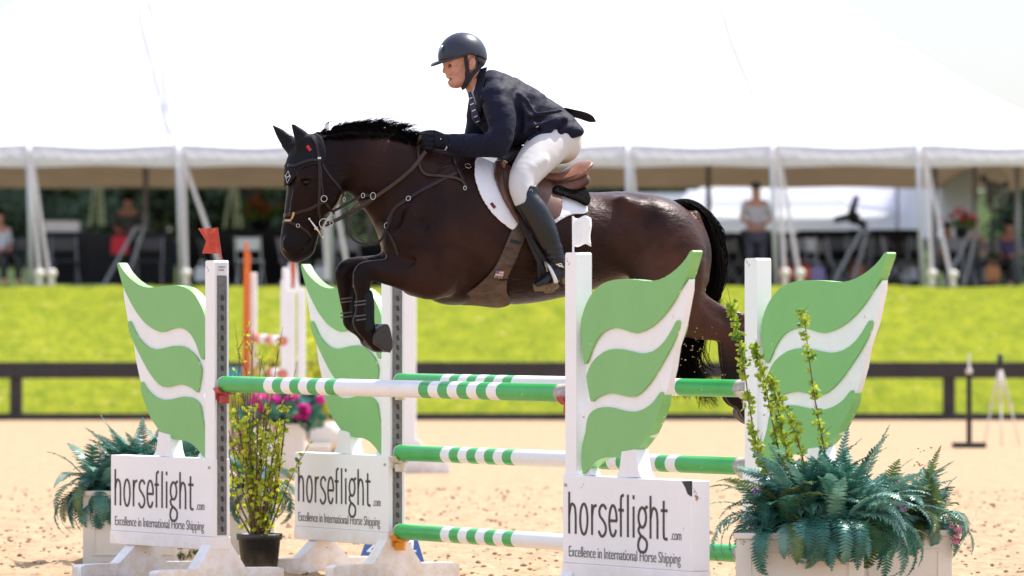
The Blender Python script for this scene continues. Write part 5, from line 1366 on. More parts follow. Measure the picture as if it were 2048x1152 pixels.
# shrubs of the jump behind
for (px, base, h_, wd, n, lb) in ((545, 930, 1.35, .22, 26, 'sparse yellow-green shrub in front of the coral rails'), (590, 925, 1.45, .22, 26, 'sparse yellow-green shrub before the white wing'), (640, 905, 1.25, .2, 22, 'sparse yellow-green shrub beside the rear left leaf wing'), (478, 930, .95, .15, 10, 'small yellow-green shrub next to the keyhole track')):
    x, Z = at(px, base); t = thing('thin_shrub', lb, 'shrub', (x, Z, 0), 0, 'thin shrubs of the jump behind'); mb = MB(); ml = MB(); rnd = random.Random(px)
    for i in range(n):
        a = rnd.uniform(0, 6.28); h2 = h_ * rnd.uniform(.55, 1.05); ln = wd * rnd.uniform(.3, 1.5); P = [Vector((math.cos(a) * ln * f_ ** 1.3 + .02 * math.sin(7 * f_ + i), math.sin(a) * ln * f_ ** 1.3, h2 * f_)) for f_ in np.linspace(0, 1, 6)]
        mb.tube(P, [.008 * (1 - .8 * f_) for f_ in np.linspace(0, 1, 6)], 4)
        for j in range(16): f_ = rnd.uniform(.45, 1); q_ = P[min(5, int(f_ * 5))].lerp(P[min(5, int(f_ * 5) + 1)], f_ * 5 % 1); leafy(ml, q_ + Vector((rnd.gauss(0, .03), rnd.gauss(0, .03), rnd.gauss(0, .02))), rnd, .05, 0, 2)
    mb.build('stems', M['stem'], t); ml.build('leaves', M['yleaf'], t, recalc=False)
x, Z = at(468, 915); t = thing('teal_block', 'small teal block behind the potted shrub', 'block', (x - .02, Z, 0)); zb = CAMH - (735 - HOR) * Z / FP; mb = MB(); mb.box(-.02, .02, -.02, .02, .0, zb - .12); mb.build('stake', M['fence'], t, bevel=.004); mb = MB(); mb.box(-.07, .12, -.05, .05, zb - .12, zb - .03); mb.build('block_body', M['teal'], t, bevel=.01); mb = MB(); mb.box(-.08, .13, -.06, .06, CAMH - (735 - HOR) * Z / FP - .029, CAMH - (735 - HOR) * Z / FP); mb.build('cap', M['teal'], t, bevel=.005)
x, Z = at(655, 905)
# timing post and tripod at the right
x, Z = at(1938, 895); s_ = FP / Z; t = thing('timing_post', 'black upright on a flat black base with a small white tip', 'timing post', (x, Z, 0))
mb = MB(); mb.box(-.19, .19, -.15, .15, 0, .06); mb.build('base', M['black'], t, bevel=.01)
mb = MB(); mb.box(-.030, .030, -.03, .03, .061, CAMH - (748 - HOR) / s_); mb.build('upright', M['black'], t, bevel=.005)
mb = MB(); z0 = CAMH - (748 - HOR) / s_; mb.lathe([(0, z0), (.035, z0), (.04, z0 + .05), (.015, z0 + .07), (.012, z0 + .2), (.006, z0 + .24), (0, z0 + .24)], 12); mb.build('tip', M['strap'], t, smooth=True)
x, Z = at(2000, 890); s_ = FP / Z; zt_ = CAMH - (722 - HOR) / s_; t = thing('tripod', 'slim metal tripod with a dark head in front of the fence', 'tripod', (x, Z, 0))
for dx, dy in ((-.18, .12), (0, -.2), (.24, .12)):
    mb = MB(); mb.tube([(0, 0, zt_ - .06), (dx * .55, dy * .55, zt_ * .45)], .017, 8); mb.tube([(dx * .55, dy * .55, zt_ * .45), (dx, dy, 0)], .010, 8); mb.tube([(dx * .53, dy * .53, zt_ * .47), (dx * .57, dy * .57, zt_ * .43)], .022, 8); mb.build('leg', M['strap'], t, smooth=True)
mb = MB(); mb.lathe([(0, zt_ - .10), (.03, zt_ - .10), (.045, zt_ - .04), (.03, zt_ + .03), (.035, zt_ + .07), (0, zt_ + .09)], 12); mb.build('head', M['black'], t, smooth=True)
# blue number sign between the rear left standard's feet
x, Z = at(783, 1137); t = thing('number_sign', 'blue tapered number sign reading 4 behind the rear left standard', 'number sign', (x, Z, 0)); k_ = Z / FP
t.location.y = 30.3; k_ = 30.3 / FP; t.location.x = W(783, 0, 30.3).x
mb = MB(); z1 = .20; mb.prism([(-70 * k_, 0), (69 * k_, 0), (48 * k_, z1), (-46 * k_, z1)], -.02, .02, f=lambda v: (v[0], v[1] + (v[2]) * .18, v[2])); mb.build('board', M['blue'], t, bevel=.004)
mb = MB(); mb.prism([(-66 * k_, 0), (65 * k_, 0), (45 * k_, z1 - .01), (-43 * k_, z1 - .01)], .10, .13, f=lambda v: (v[0], v[1] + (.20 - v[2]) * .3, v[2])); mb.build('rear_board', M['blue'], t, bevel=.004)
Mx = Matrix(((1, 0, .0, 0), (0, 1, .18, 0), (0, 0, 1, 0), (0, 0, 0, 1)))
text_mesh('4', 'number', M['whiteclean'], t, -50 * k_, -14 * k_, .045, .135, -.0235, M4=Mx); text_mesh('4', 'number', M['whiteclean'], t, 14 * k_, 50 * k_, .045, .135, -.0235, M4=Mx)
# ------------------------------------------------------------------ the horse
horse = thing('horse', 'dark bay horse jumping over the green and white rails with its forelegs folded', 'horse', (C0.x, C0.y, 0), R(17))
HLO = (Hpt(545, 400, 0)[0] - .06, -.44, Hpt(1000, 850, 0)[2] - .02)
HHI = (Hpt(1510, 400, 0)[0] + .12, .44, Hpt(1000, 235, 0)[2])
FH = horse_field(HLO, HHI, .0095)
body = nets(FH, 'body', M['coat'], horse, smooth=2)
me = body.data
co = np.empty(len(me.vertices) * 3, np.float32); me.vertices.foreach_get('co', co); co = co.reshape(-1, 3)
zk = Hpt(1000, 545, .13)[2]; xk = Hpt(770, 500, 0)[0]
lege = np.clip((zk - co[:, 2]) / .10, 0, 1) * (co[:, 0] < xk)
fore = np.clip((Hpt(800, 500, 0)[0] - co[:, 0]) / .25, 0, 1) * (co[:, 2] < Hpt(1000, 505, 0)[2]) * .8
xm = Hpt(640, 430, 0); muz = np.clip((xm[2] - co[:, 2]) / .12, 0, 1) * (co[:, 0] < xm[0] + .05)
hind = np.clip((Hpt(1000, 690, 0)[2] - co[:, 2]) / .12, 0, 1) * (co[:, 0] > Hpt(1200, 500, 0)[0])
pts_ = np.clip(np.maximum.reduce([lege, fore, muz, hind]), 0, 1)
at = me.attributes.new('points', 'FLOAT', 'POINT'); at.data.foreach_set('value', pts_.astype(np.float32))
# bay's lighter flank and elbow, plus painted light: sunlit quarters, shaded neck and face
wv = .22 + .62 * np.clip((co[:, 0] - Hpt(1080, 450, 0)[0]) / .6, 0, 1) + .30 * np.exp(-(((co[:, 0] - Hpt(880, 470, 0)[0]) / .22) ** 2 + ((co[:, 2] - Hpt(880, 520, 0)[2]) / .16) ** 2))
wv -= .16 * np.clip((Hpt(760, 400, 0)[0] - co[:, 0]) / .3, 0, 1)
at = me.attributes.new('sunlit_coat', 'FLOAT', 'POINT'); at.data.foreach_set('value', np.clip(wv, 0, 1).astype(np.float32))
BV = BVHTree.FromPolygons([tuple(v) for v in co.tolist()], [tuple(p.vertices) for p in me.polygons])
CAML = Vector(((0 - C0.x) * CY + (0 - C0.y) * SY, -(0 - C0.x) * SY + (0 - C0.y) * CY, CAMH))
def proj(px, py, lat=0.1, bv=None):
    """point on the near side of the body seen at this pixel (local metres) and its normal"""
    q = Vector(Hpt(px, py, lat)); d = (q - CAML).normalized()
    h = (bv or BV).ray_cast(CAML, d)
    if h[0] is not None and abs(h[0].y + lat) < .25: return h[0], h[1]
    return q, Vector((0, -1, 0))
def strap_on(pts, wd, th=.004, name='strap', m=None, parent=None, both=False, off=.0, lat=.1, n=6, bv=None, mirror_only=False):
    pp = catmull(pts, n)
    P, Q = [], []
    for p in pp:
        a, nn = proj(p[0], p[1], lat, bv)
        P.append(a + nn * off); Q.append(nn)
    for _ in range(2):
        P = [P[0]] + [(P[i - 1] + 2 * P[i] + P[i + 1]) / 4 for i in range(1, len(P) - 1)] + [P[-1]]
        Q = [Q[0]] + [(Q[i - 1] + 2 * Q[i] + Q[i + 1]).normalized() for i in range(1, len(Q) - 1)] + [Q[-1]]
    mb = MB()
    if both:   # wraps to the far side, which mirrors the near one
        mir = lambda v: Vector((v.x, -v.y, v.z))
        P = P[::-1] + [mir(p) for p in P]; Q = Q[::-1] + [mir(q) for q in Q]
    ribbon(mb, P, Q, wd, th)
    return mb.build(name, m or M['leather'], parent, smooth=False)
def ring(name, px, py, r, parent, lat=None, tilt=0, thick=.004, ov=1.0, off=.012, m=None):
    p, n = proj(px, py, .1 if lat is None else lat) if lat is None else (Vector(Hpt(px, py, lat)), Vector((0, -1, 0)))
    p = p + n * off
    mb = MB(); a = n.cross(Vector((0, 0, 1))).normalized(); b = n.cross(a)
    mb.tube([p + (a * math.cos(t) * r * ov + b * math.sin(t) * r) for t in np.linspace(0, 2 * math.pi, 25)], thick / 2, 6, cap=False)
    return mb.build(name, m or M['steel'], parent, smooth=True)

for s in (1, -1):
    mb = MB(); p = Hpt(613, 364, .0935 * s); mb.ico(p, .0165, sub=3, sq=(1.1, .8, .8)); mb.build('eye', M['eye'], horse, smooth=True)
for lat, ds in ((.13, 0), (-.13, -17)):
    F = Field(*bbox_of([(735 + ds, 640), (785, 710)], lat - .09, lat + .09), .006)
    pl = smooth_poly([(744 + ds, 667), (757 + ds, 653), (771 + ds, 648), (778 + ds, 668), (781 + ds, 692), (774 + ds, 705), (756 + ds, 697), (742 + ds, 686)], 3)
    p2 = poly_sdf(F, pl, lat); gx, gy, gz = F.grid()
    q = np.maximum(p2 + .012, 0); l = np.maximum(np.abs(gy + lat) - .045, 0)
    F.D = (np.sqrt(q * q + l * l) - .012).astype(np.float32); F.D = np.maximum(F.D, p2)
    nets(F, 'hoof', M['hoof'], horse, 2)
    mb = MB(); mb.tube([Hpt(x + ds, y, lat + l) for x, y, l in ((779, 668, .045), (783, 690, .05), (779, 703, .03), (779, 704, -.03), (783, 690, -.05), (779, 668, -.045))], .006, 6)
    mb.build('shoe', M['shoe'], horse, smooth=True)
for lat, dx in ((.12, 0), (-.12, -14)):
    F = Field(*bbox_of([(1480 + dx, 800), (1535 + dx, 855)], lat - .09, lat + .09), .007)
    pl = smooth_poly([(1490 + dx, 812), (1506 + dx, 808), (1524 + dx, 836), (1514 + dx, 850), (1496 + dx, 842), (1484 + dx, 826)], 3)
    p2 = poly_sdf(F, pl, lat); gx, gy, gz = F.grid()
    F.D = np.maximum(p2, np.abs(gy + lat) - .05).astype(np.float32)
    nets(F, 'hoof', M['hoof'], horse, 3)

# tendon boots on the folded forelegs
for lat, dx, dy in ((.13, 0, 0), (-.13, -28, -6)):
    F = Field(*bbox_of([(690 + dx, 560 + dy), (765 + dx, 690 + dy)], lat - .08, lat + .08), .006)
    add_chain(F, ch([(734 + dx, 590 + dy, 12, .030, lat), (734 + dx, 610 + dy, 15, .036, lat), (735 + dx, 640 + dy, 14, .035, lat), (736 + dx, 656 + dy, 15, .040, lat)]), .01)
    p2 = poly_sdf(F, smooth_poly([(724 + dx, 588 + dy), (741 + dx, 580 + dy), (752 + dx, 600 + dy), (752 + dx, 652 + dy), (740 + dx, 672 + dy), (722 + dx, 664 + dy), (718 + dx, 645 + dy), (723 + dx, 620 + dy)], 3), lat)
    F.D = np.maximum(F.D, p2)
    bt = nets(F, 'leg_boot', M['neop'], horse, 2)
    add_st = [(602, .004), (609, .004), (631, .004), (639, .004)]
    for yy, hh in add_st:
        mb = MB(); pts = []
        for a in np.linspace(0, 2 * math.pi, 19):
            pts.append(Vector(Hpt(725 + dx + 16 * math.cos(a), yy + dy - 2 * math.cos(a), lat + .036 * math.sin(a))))
        vs = []
        for p in pts: vs += [p + Vector((0, 0, -hh)), p + Vector((0, 0, hh))]
        mb.add(vs, [(2 * i, 2 * i + 2, 2 * i + 3, 2 * i + 1) for i in range(len(pts) - 1)])
        o = mb.build('strap', M['tape'], bt, smooth=True); sd = o.modifiers.new('s', 'SOLIDIFY'); sd.thickness = .003

# ------------------------------------------------------------------ mane and tail: tapered locks of hair
def lock(mb, P, r0, n=3, tip=.15):
    m_ = len(P)
    mb.tube(P, [r0 * (1 - (1 - tip) * (i / (m_ - 1)) ** 1.5) for i in range(m_)], n, cap=False)
mb = MB()
crest = catmull([(640, 272), (665, 266), (700, 263), (745, 264), (790, 272), (825, 288), (850, 303)], 40)
crest = catmull([(640, 271), (665, 264), (700, 260), (745, 261), (790, 269), (825, 286), (846, 300)], 40)
for c_ in range(230):
    u0 = random.random(); amp = .55 + .6 * math.exp(-((u0 - .55) / .33) ** 2)
    side = random.random() < .42; Lc = random.uniform(9, 25) * amp; lean = random.gauss(9, 7); kink = random.gauss(0, 3)
    for i in range(13):
        u = min(.999, max(0, u0 + random.gauss(0, .010))); x, y = crest[int(u * (len(crest) - 1))]
        lat0 = random.uniform(-.02, .024); L_ = Lc * random.uniform(.75, 1.1)
        if side:
            e = random.gauss(0, 2.0)
            P = [Hpt(x, y + 6, lat0), Hpt(x + 2, y - 4, lat0 + .015), Hpt(x + 5 + lean * .2, y + 2, .042), Hpt(x + 7 + lean * .35 + e, y + L_ * .75, .064 + random.uniform(0, .01))]
        else:
            e = random.gauss(0, 1.8)
            P = [Hpt(x, y + 6, lat0), Hpt(x + lean * .2, y - L_ * .35, lat0 * 1.3), Hpt(x + lean * .8 + e * .5, y - L_ * .7, lat0 * 1.6), Hpt(x + lean * 1.8 + kink + e, y - L_ * random.uniform(.75, 1.1), lat0 * 2)]
        lock(mb, catmull(P, 2), random.uniform(.0020, .0036))
for i in range(700):      # short dense undercoat that closes the crest line
    u = random.random(); x, y = crest[int(u * (len(crest) - 1))]; lt = random.uniform(-.03, .04)
    lock(mb, catmull([Hpt(x, y + 5, lt * .8), Hpt(x + 5, y - 4, lt), Hpt(x + 15 + random.gauss(0, 4), y - random.uniform(1, 8), lt * 1.4)], 2), .004)
for k in range(5):
    mb_x = 652 + 2 * k
    lock(mb, catmull([Hpt(mb_x, 272, 0), Hpt(mb_x - 3, 258, 0), Hpt(mb_x, 247 - k, 0.01), Hpt(mb_x + 12 + 3 * k, 240 + k, .01)], 4), .0025)
mb.build('mane', M['hair'], horse, smooth=True)
mb = MB()
dock = [(1352, 404), (1380, 406), (1405, 424), (1424, 455), (1432, 500), (1432, 550), (1422, 600)]
F = Field(*bbox_of(dock, -.06, .06, .08), .009)
add_chain(F, ch([(1345, 412, 12, .03, 0), (1375, 409, 12, .03, 0), (1403, 424, 13, .028, 0), (1422, 456, 14, .026, 0), (1430, 500, 15, .026, 0), (1432, 545, 10, .02, 0)]), .01)
tl = nets(F, 'tail', M['hair'], horse, 2)
for i in range(1500):
    f = random.random() ** .7
    dd = catmull(dock, 8); j = int(f * (len(dd) - 9)); x, y = dd[j]
    off = random.gauss(0, 1); lt = random.gauss(0, .022)
    P = [(x + off * 5, y + random.gauss(0, 2), lt)]
    w_ = 5.5
    tr = [(1380, 406), (1405, 424), (1426, 460), (1434, 510), (1433, 560), (1418, 606)]
    for q in tr:
        if q[1] > y + 15: P.append((q[0] + off * w_ + (random.gauss(2, 3)), q[1], lt * 1.3))
    if random.random() < .55:      # sweeps between the hind legs and streams out below the hocks
        o2 = random.gauss(0, 1); far = random.random()
        P += [(1404 + o2 * 6, 650, lt), (1372 + o2 * 14, 700 + random.gauss(0, 5), lt)]
        if far < .55: P += [(1366 + o2 * 16, 740, lt), (1376 + o2 * 16 + random.uniform(-4, 10), random.uniform(765, 800), lt)]
        else: P += [(1378 + o2 * 13, 738, lt), (1400 + o2 * 12, 765, lt), (random.uniform(1395, 1440), random.uniform(775, 818), lt)]
    else:
        P += [(1420 + off * 10 + random.gauss(4, 5), 606 + random.gauss(0, 14), lt)]
    lock(mb, [Hpt(*q) for q in catmull([np.array(q, float) for q in P], 3)], random.uniform(.0014, .0030))
for i in range(26):       # loose fly-away strands
    a = random.uniform(0, 1)
    P = [(1380 + a * 25, 668, 0), (1388 + 26 * a, 700, .01), (1402 + 30 * a, 728 + 8 * a, .01), (1425 + 30 * a, 748 - 20 * a, .02)]
    lock(mb, [Hpt(*q) for q in catmull([np.array(q, float) for q in P], 3)], .0016)
mb.build('tail_hair', M['hair'], horse, smooth=True)

# ------------------------------------------------------------------ ear bonnet, bridle, reins, breastplate
bp_ = smooth_poly([(588, 288), (606, 276), (634, 266), (646, 285), (648, 320), (636, 330), (616, 331), (600, 340), (588, 358), (576, 372), (562, 378), (548, 372), (552, 335), (560, 300)], 3)
F = horse_field(*([list(a) for a in bbox_of(bp_, -.14, .14, .04)]), .005, detail=False)
F.D = np.maximum(np.abs(F.D - .006) - .006, poly_sdf(F, bp_, .06))
add_chain(F, ch([(616, 296, 20, .026, .05), (604, 276, 15, .020, .062), (594, 262, 9, .014, .068), (583, 246, 1.6, .004, .072)]), .012)
add_chain(F, ch([(592, 298, 18, .026, -.05), (573, 280, 14, .020, -.06), (560, 266, 9, .014, -.064), (546, 251, 1.6, .004, -.066)]), .012)
bon = nets(F, 'ear_bonnet', M['bonnet'], horse, 1)
cb = np.empty(len(bon.data.vertices) * 3, np.float32); bon.data.vertices.foreach_get('co', cb)
BVB = BVHTree.FromPolygons([tuple(v) for v in cb.reshape(-1, 3).tolist()], [tuple(p.vertices) for p in bon.data.polygons])
mb = MB()
def thread(mb, pts, r=.0012, bv=None, lat=.05, off=.002):
    P = []
    for x, y in pts:
        a, n = proj(x, y, lat, bv); P.append(a + n * off)
    mb.tube(P, r, 5)
thread(mb, [(577, 342), (571, 352), (575, 366), (581, 354), (577, 342)], bv=BVB)
thread(mb, [(570, 351), (575, 354), (582, 352)], bv=BVB); thread(mb, [(573, 357), (577, 353), (580, 350)], bv=BVB)
mb.build('white_emblem', M['whitethread'], bon)
mb = MB()
P = [proj(x, y, .07, BVB) for x, y in ((614, 291), (621, 301))]
ribbon(mb, [p[0] + p[1] * .001 for p in P], [p[1] for p in P], .016, .002)
mb.build('red_tag', M['red'], bon)

# combined surface of head + bonnet so the straps lie on top
fa = [tuple(p.vertices) for p in me.polygons]; n0 = len(co)
BVH2 = BVHTree.FromPolygons(co.tolist() + cb.reshape(-1, 3).tolist(), fa + [tuple(i + n0 for i in p.vertices) for p in bon.data.polygons])
br = MB(); pp = []
bridle = strap_on([(621, 273), (631, 285), (636, 305), (638, 325), (639, 360), (638, 395), (637, 420), (640, 438)], .017, .005, 'bridle', parent=horse, bv=BVH2, off=.001)
strap_on([(579, 331), (590, 331), (606, 325), (622, 320), (637, 320)], .016, .006, 'browband', parent=bridle, both=True, bv=BVH2, off=.002)
strap_on([(641, 318), (650, 338), (664, 358), (678, 374), (686, 390), (684, 398)], .013, .004, 'throat_lash', parent=bridle, off=.001)
strap_on([(573, 430), (582, 428), (600, 423), (620, 417), (637, 408), (650, 402)], .018, .005, 'noseband', parent=bridle, both=True, off=.001)
strap_on([(650, 405), (660, 418), (668, 428)], .013, .004, 'noseband_strap', parent=bridle, off=.002)
strap_on([(641, 332), (642, 360), (645, 382), (646, 396)], .011, .004, 'cheek_strap', parent=bridle, off=.004)
strap_on([(570, 443), (580, 445), (596, 451), (612, 462), (622, 474)], .013, .004, 'flash_strap', parent=bridle, both=True, off=.001)
strap_on([(583, 440), (577, 441), (572, 441)], .012, .009, 'sheepskin_ring', m=M['lamb'], parent=bridle, off=.003, lat=.05)
strap_on([(587, 424), (586, 430), (584, 437)], .010, .008, 'sheepskin_ring', m=M['lamb'], parent=bridle, off=.003, lat=.05)
ring('noseband_ring', 647, 397, .016, bridle); ring('noseband_ring', 596, 451, .009, bridle, thick=.003)
ring('throat_ring', 687, 399, .012, bridle, thick=.003, ov=.5)
ring('bit_ring', 648, 447, .025, bridle, lat=.078, off=.0, thick=.005)
mb = MB(); mb.tube([Hpt(619, 438, .085), Hpt(632, 456, .083), Hpt(645, 474, .082)], [.004, .006, .004], 8)
mb.ico(Hpt(618.5, 437.5, .085), .007, sub=2); mb.ico(Hpt(645.5, 474.5, .082), .007, sub=2); mb.tube([Hpt(626, 460, .06), Hpt(634, 455, .086)], .006, 8)
mb.build('bit_cheekpiece', M['steel'], bridle, smooth=True)
mb = MB(); P = [proj(638, 316.5, .08, BVH2)[0] + Vector((0, -.008, 0))]
mb.box(P[0].x - .010, P[0].x + .008, P[0].y - .003, P[0].y + .002, P[0].z - .004, P[0].z + .006); mb.build('buckle', M['steel'], bridle)
# reins: near pair from the bit to the hand, a slack loop below, one over the neck
def free_strap(pts, wd, th, name, m, parent, nrm=Vector((0, -1, 0)), n=6):
    pp = catmull([np.array(p, float) for p in pts], n); P = [Vector(Hpt(*p)) for p in pp]
    mb = MB(); ribbon(mb, P, [nrm] * len(P), wd, th); return mb.build(name, m, parent)
reins = thing('reins', 'long brown leather reins running from the bit to the gloved hands of the rider', 'reins', (C0.x, C0.y, 0), R(17))
free_strap([(653, 446, .085), (668, 441, .09), (700, 424, .10), (745, 397, .12), (790, 366, .15), (825, 336, .17), (851, 303, .16)], [.014] * 18 + [.019] * 19, .004, 'near_rein', M['rein'], reins)
free_strap([(650, 452, .08), (668, 444, .087), (700, 428, .10), (735, 408, .11), (747, 399, .12)], .012, .004, 'rein_billet', M['leather'], reins)
free_strap([(664, 424, .07), (690, 410, .085), (715, 396, .10), (728, 390, .105), (746, 392, .12)], .014, .004, 'martingale_strap', M['leather'], reins)
free_strap([(694, 424, .11), (693, 445, .115), (697, 465, .12), (711, 482, .12), (730, 488, .12), (752, 487, .13), (764, 477, .14), (771, 462, .15), (778, 447, .16), (783, 432, .17)], .014, .003, 'hanging_loop', M['leather'], reins, Vector((0.3, -1, 0.1)))
free_strap([(694, 420, .105), (700, 442, .11), (699, 452, .11), (716, 475, .115), (738, 486, .12)], .009, .003, 'hanging_loop', M['rein'], reins)
free_strap([(697, 425, .10), (712, 410, .10), (728, 402, .10), (742, 400, .11)], .007, .003, 'hanging_loop', M['rein'], reins)
strap_on([(841, 270), (836, 285), (836, 310), (838, 330), (845, 345), (858, 352), (880, 353), (905, 355), (922, 362), (932, 375)], .014, .004, 'slack_rein', M['rein'], reins, off=.006, lat=.15)
for x, y, l, r in ((746, 392, .13, .018), (663, 428, .09, .009), (726, 391, .11, .012), (663, 446, .095, .012), (930, 376, .26, .010)):
    ring('rein_ring', x, y, r, reins, lat=l, off=0, thick=.0035, ov=.75)
bpl = strap_on([(772, 452), (782, 430), (792, 414), (818, 397), (850, 378), (890, 357), (927, 338), (952, 329), (975, 325)], .020, .005, 'breastplate', parent=horse, off=.002, lat=.18)
strap_on([(905, 312), (912, 335), (922, 356), (928, 372)], .014, .004, 'breastplate_strap', parent=bpl, off=.006, lat=.2)
strap_on([(770, 458), (780, 470), (790, 490), (796, 510)], .016, .004, 'breastplate_strap', parent=bpl, off=.003, lat=.12)
ring('breastplate_ring', 935, 335, .016, bpl); ring('breastplate_ring', 967, 326, .010, bpl); ring('breastplate_buckle', 818, 398, .012, bpl, thick=.004)
ring('breastplate_ring', 776, 452, .015, bpl)

# ------------------------------------------------------------------ saddle pad, saddle, girth
def shell(poly, off, th, name, m, parent, h=.007, lat=.26, both=True, k=3, sm=2, near=False):
    P = smooth_poly(poly, k) if k else poly
    F = horse_field(*([list(a) for a in bbox_of(P, -.36, .36, .03)]), h, detail=False)
    if near:
        gx, gy, gz = F.grid(); F.D = np.maximum(np.maximum(np.abs(F.D - off) - th, poly_sdf(F, P, lat)), gy + .02)
    else: F.D = np.maximum(np.abs(F.D - off) - th, poly_sdf(F, P, lat))
    return nets(F, name, m, parent, sm)
pad = shell([(975, 312), (960, 340), (958, 362), (965, 393), (982, 424), (1003, 446), (1025, 461), (1060, 471), (1092, 460), (1113, 445), (1143, 430), (1173, 427), (1180, 418), (1178, 404), (1150, 392), (1110, 372), (1060, 352), (1010, 325)], .010, .0065, 'saddle_pad', M['padw'], None)
pad.location = (C0.x, C0.y, 0); pad.rotation_euler = (0, 0, R(17))
tag(pad, 'white quilted saddle pad under the brown saddle', 'saddle pad')
cp = np.empty(len(pad.data.vertices) * 3, np.float32); pad.data.vertices.foreach_get('co', cp); cp = cp.reshape(-1, 3)
BVP = BVHTree.FromPolygons(cp.tolist(), [tuple(p.vertices) for p in pad.data.polygons])
mb = MB()
P = [proj(x, y, .25, BVP) for x, y in ((982, 406), (990, 416))]; ribbon(mb, [p[0] + p[1] * .001 for p in P], [p[1] for p in P], .018, .002); mb.build('dark_red_tag', mat('dark_red_tag', (.12, .01, .02), .6), pad)
fl = shell([(1118, 372), (1150, 366), (1180, 352), (1188, 372), (1187, 396), (1176, 412), (1160, 402), (1135, 392), (1112, 384)], .030, .016, 'half_pad', M['fleece'], None, sm=2)
fl.location = pad.location; fl.rotation_euler = pad.rotation_euler; tag(fl, 'thick black fleece half pad sticking out behind the saddle', 'half pad')
saddle = thing('saddle', 'brown leather jumping saddle with a pale raised cantle', 'saddle', (C0.x, C0.y, 0), R(17))
shell([(1012, 318), (1000, 335), (995, 352), (1000, 380), (1010, 408), (1024, 432), (1037, 450), (1050, 448), (1075, 430), (1100, 440), (1118, 432), (1127, 410), (1128, 385), (1118, 362), (1080, 352), (1045, 335)], .026, .0075, 'flap', M['saddle'], saddle)
mb = MB()
P = [proj(x, y, .27, BVP) for x, y in catmull([(1008, 322), (1000, 345), (1002, 375), (1012, 402), (1026, 428), (1038, 446)], 5)]
ribbon(mb, [p[0] + p[1] * .018 for p in P], [p[1] for p in P], .030, .012); mb.build('knee_roll', M['saddle'], saddle, smooth=True)
F = Field(*bbox_of([(990, 300), (1200, 400)], -.28, .28), .007)
add_chain(F, ch([(1012, 326, 15, .05, 0), (1035, 338, 14, .08, 0), (1070, 354, 13, .12, 0), (1105, 360, 14, .16, 0), (1138, 352, 14, .185, 0), (1160, 336, 12, .17, 0), (1168, 329, 9, .15, 0)]), .02)
nets(F, 'seat', M['seatl'], saddle, 3)
F = Field(*bbox_of([(990, 280), (1070, 360)], -.2, .2), .007)
add_chain(F, ch([(1012, 322, 17, .10, 0), (1026, 306, 15, .12, 0), (1042, 308, 16, .14, 0), (1050, 324, 14, .15, 0)]), .02)
nets(F, 'pommel', M['leather'], saddle, 3)
F = Field(*bbox_of([(1090, 330), (1200, 400)], -.28, .28), .007)
for s in (1, -1): add_chain(F, ch([(1100, 380, 16, .06, .10 * s), (1135, 374, 18, .06, .12 * s), (1166, 360, 14, .055, .11 * s)]), .02)
nets(F, 'panel', M['saddle'], saddle, 3)
mb = MB(); pts = [Vector(Hpt(x, y, l)) for x, y, l in ((1172, 330, .0), (1171, 334, .09), (1165, 341, .15), (1150, 351, .178), (1128, 358, .178), (1108, 362, .16))]
mb.tube(catmull([tuple(p) for p in pts], 4), .005, 6); mb.build('cantle_piping', M['saddle'], saddle, smooth=True)
girth = shell([(1031, 445), (1056, 448), (1048, 475), (1041, 492), (1030, 525), (1020, 552), (1022, 580), (1036, 600), (1036, 612), (1005, 620), (970, 618), (925, 606), (928, 598), (962, 572), (990, 535), (1004, 500), (1016, 470)], .010, .007, 'girth', M['girth'], None, lat=.25, sm=2)
girth.location = pad.location; girth.rotation_euler = pad.rotation_euler; tag(girth, 'wide worn brown belly guard girth with a small flag patch', 'girth')
cg = np.empty(len(girth.data.vertices) * 3, np.float32); girth.data.vertices.foreach_get('co', cg)
BVG = BVHTree.FromPolygons(cg.reshape(-1, 3).tolist(), [tuple(p.vertices) for p in girth.data.polygons])
def sticker(pts4, name, m, parent, bv, off=.0015):
    P = [proj(x, y, .25, bv) for x, y in pts4]; mb = MB(); a = [p[0] + p[1] * off for p in P]; b = [p[0] + p[1] * (off + .002) for p in P]
    mb.add(a + b, [(0, 1, 2, 3), (7, 6, 5, 4), (0, 4, 5, 1), (1, 5, 6, 2), (2, 6, 7, 3), (3, 7, 4, 0)]); return mb.build(name, m, parent)
M['stripe'] = mat('faded_red_stripe', (.55, .16, .13), .7); M['offw'] = mat('off_white_cloth', (.62, .55, .50), .7)
for i in range(5):
    y = 540.5 + i * 2.3
    sticker([(992 - i * .5, y), (1008 - i * .5, y + 1.5), (1008 - i * .5, y + 3.7), (992 - i * .5, y + 2.2)], 'flag_patch', M['stripe'] if i % 2 == 0 else M['offw'], girth, BVG)
sticker([(992, 540.5), (998, 541.2), (997.5, 546.5), (991.5, 545.8)], 'flag_patch', M['blue'], girth, BVG, .004)
sticker([(1022, 478), (1043, 483), (1041, 490), (1019, 485)], 'keeper', M['blackfab'], girth, BVG)
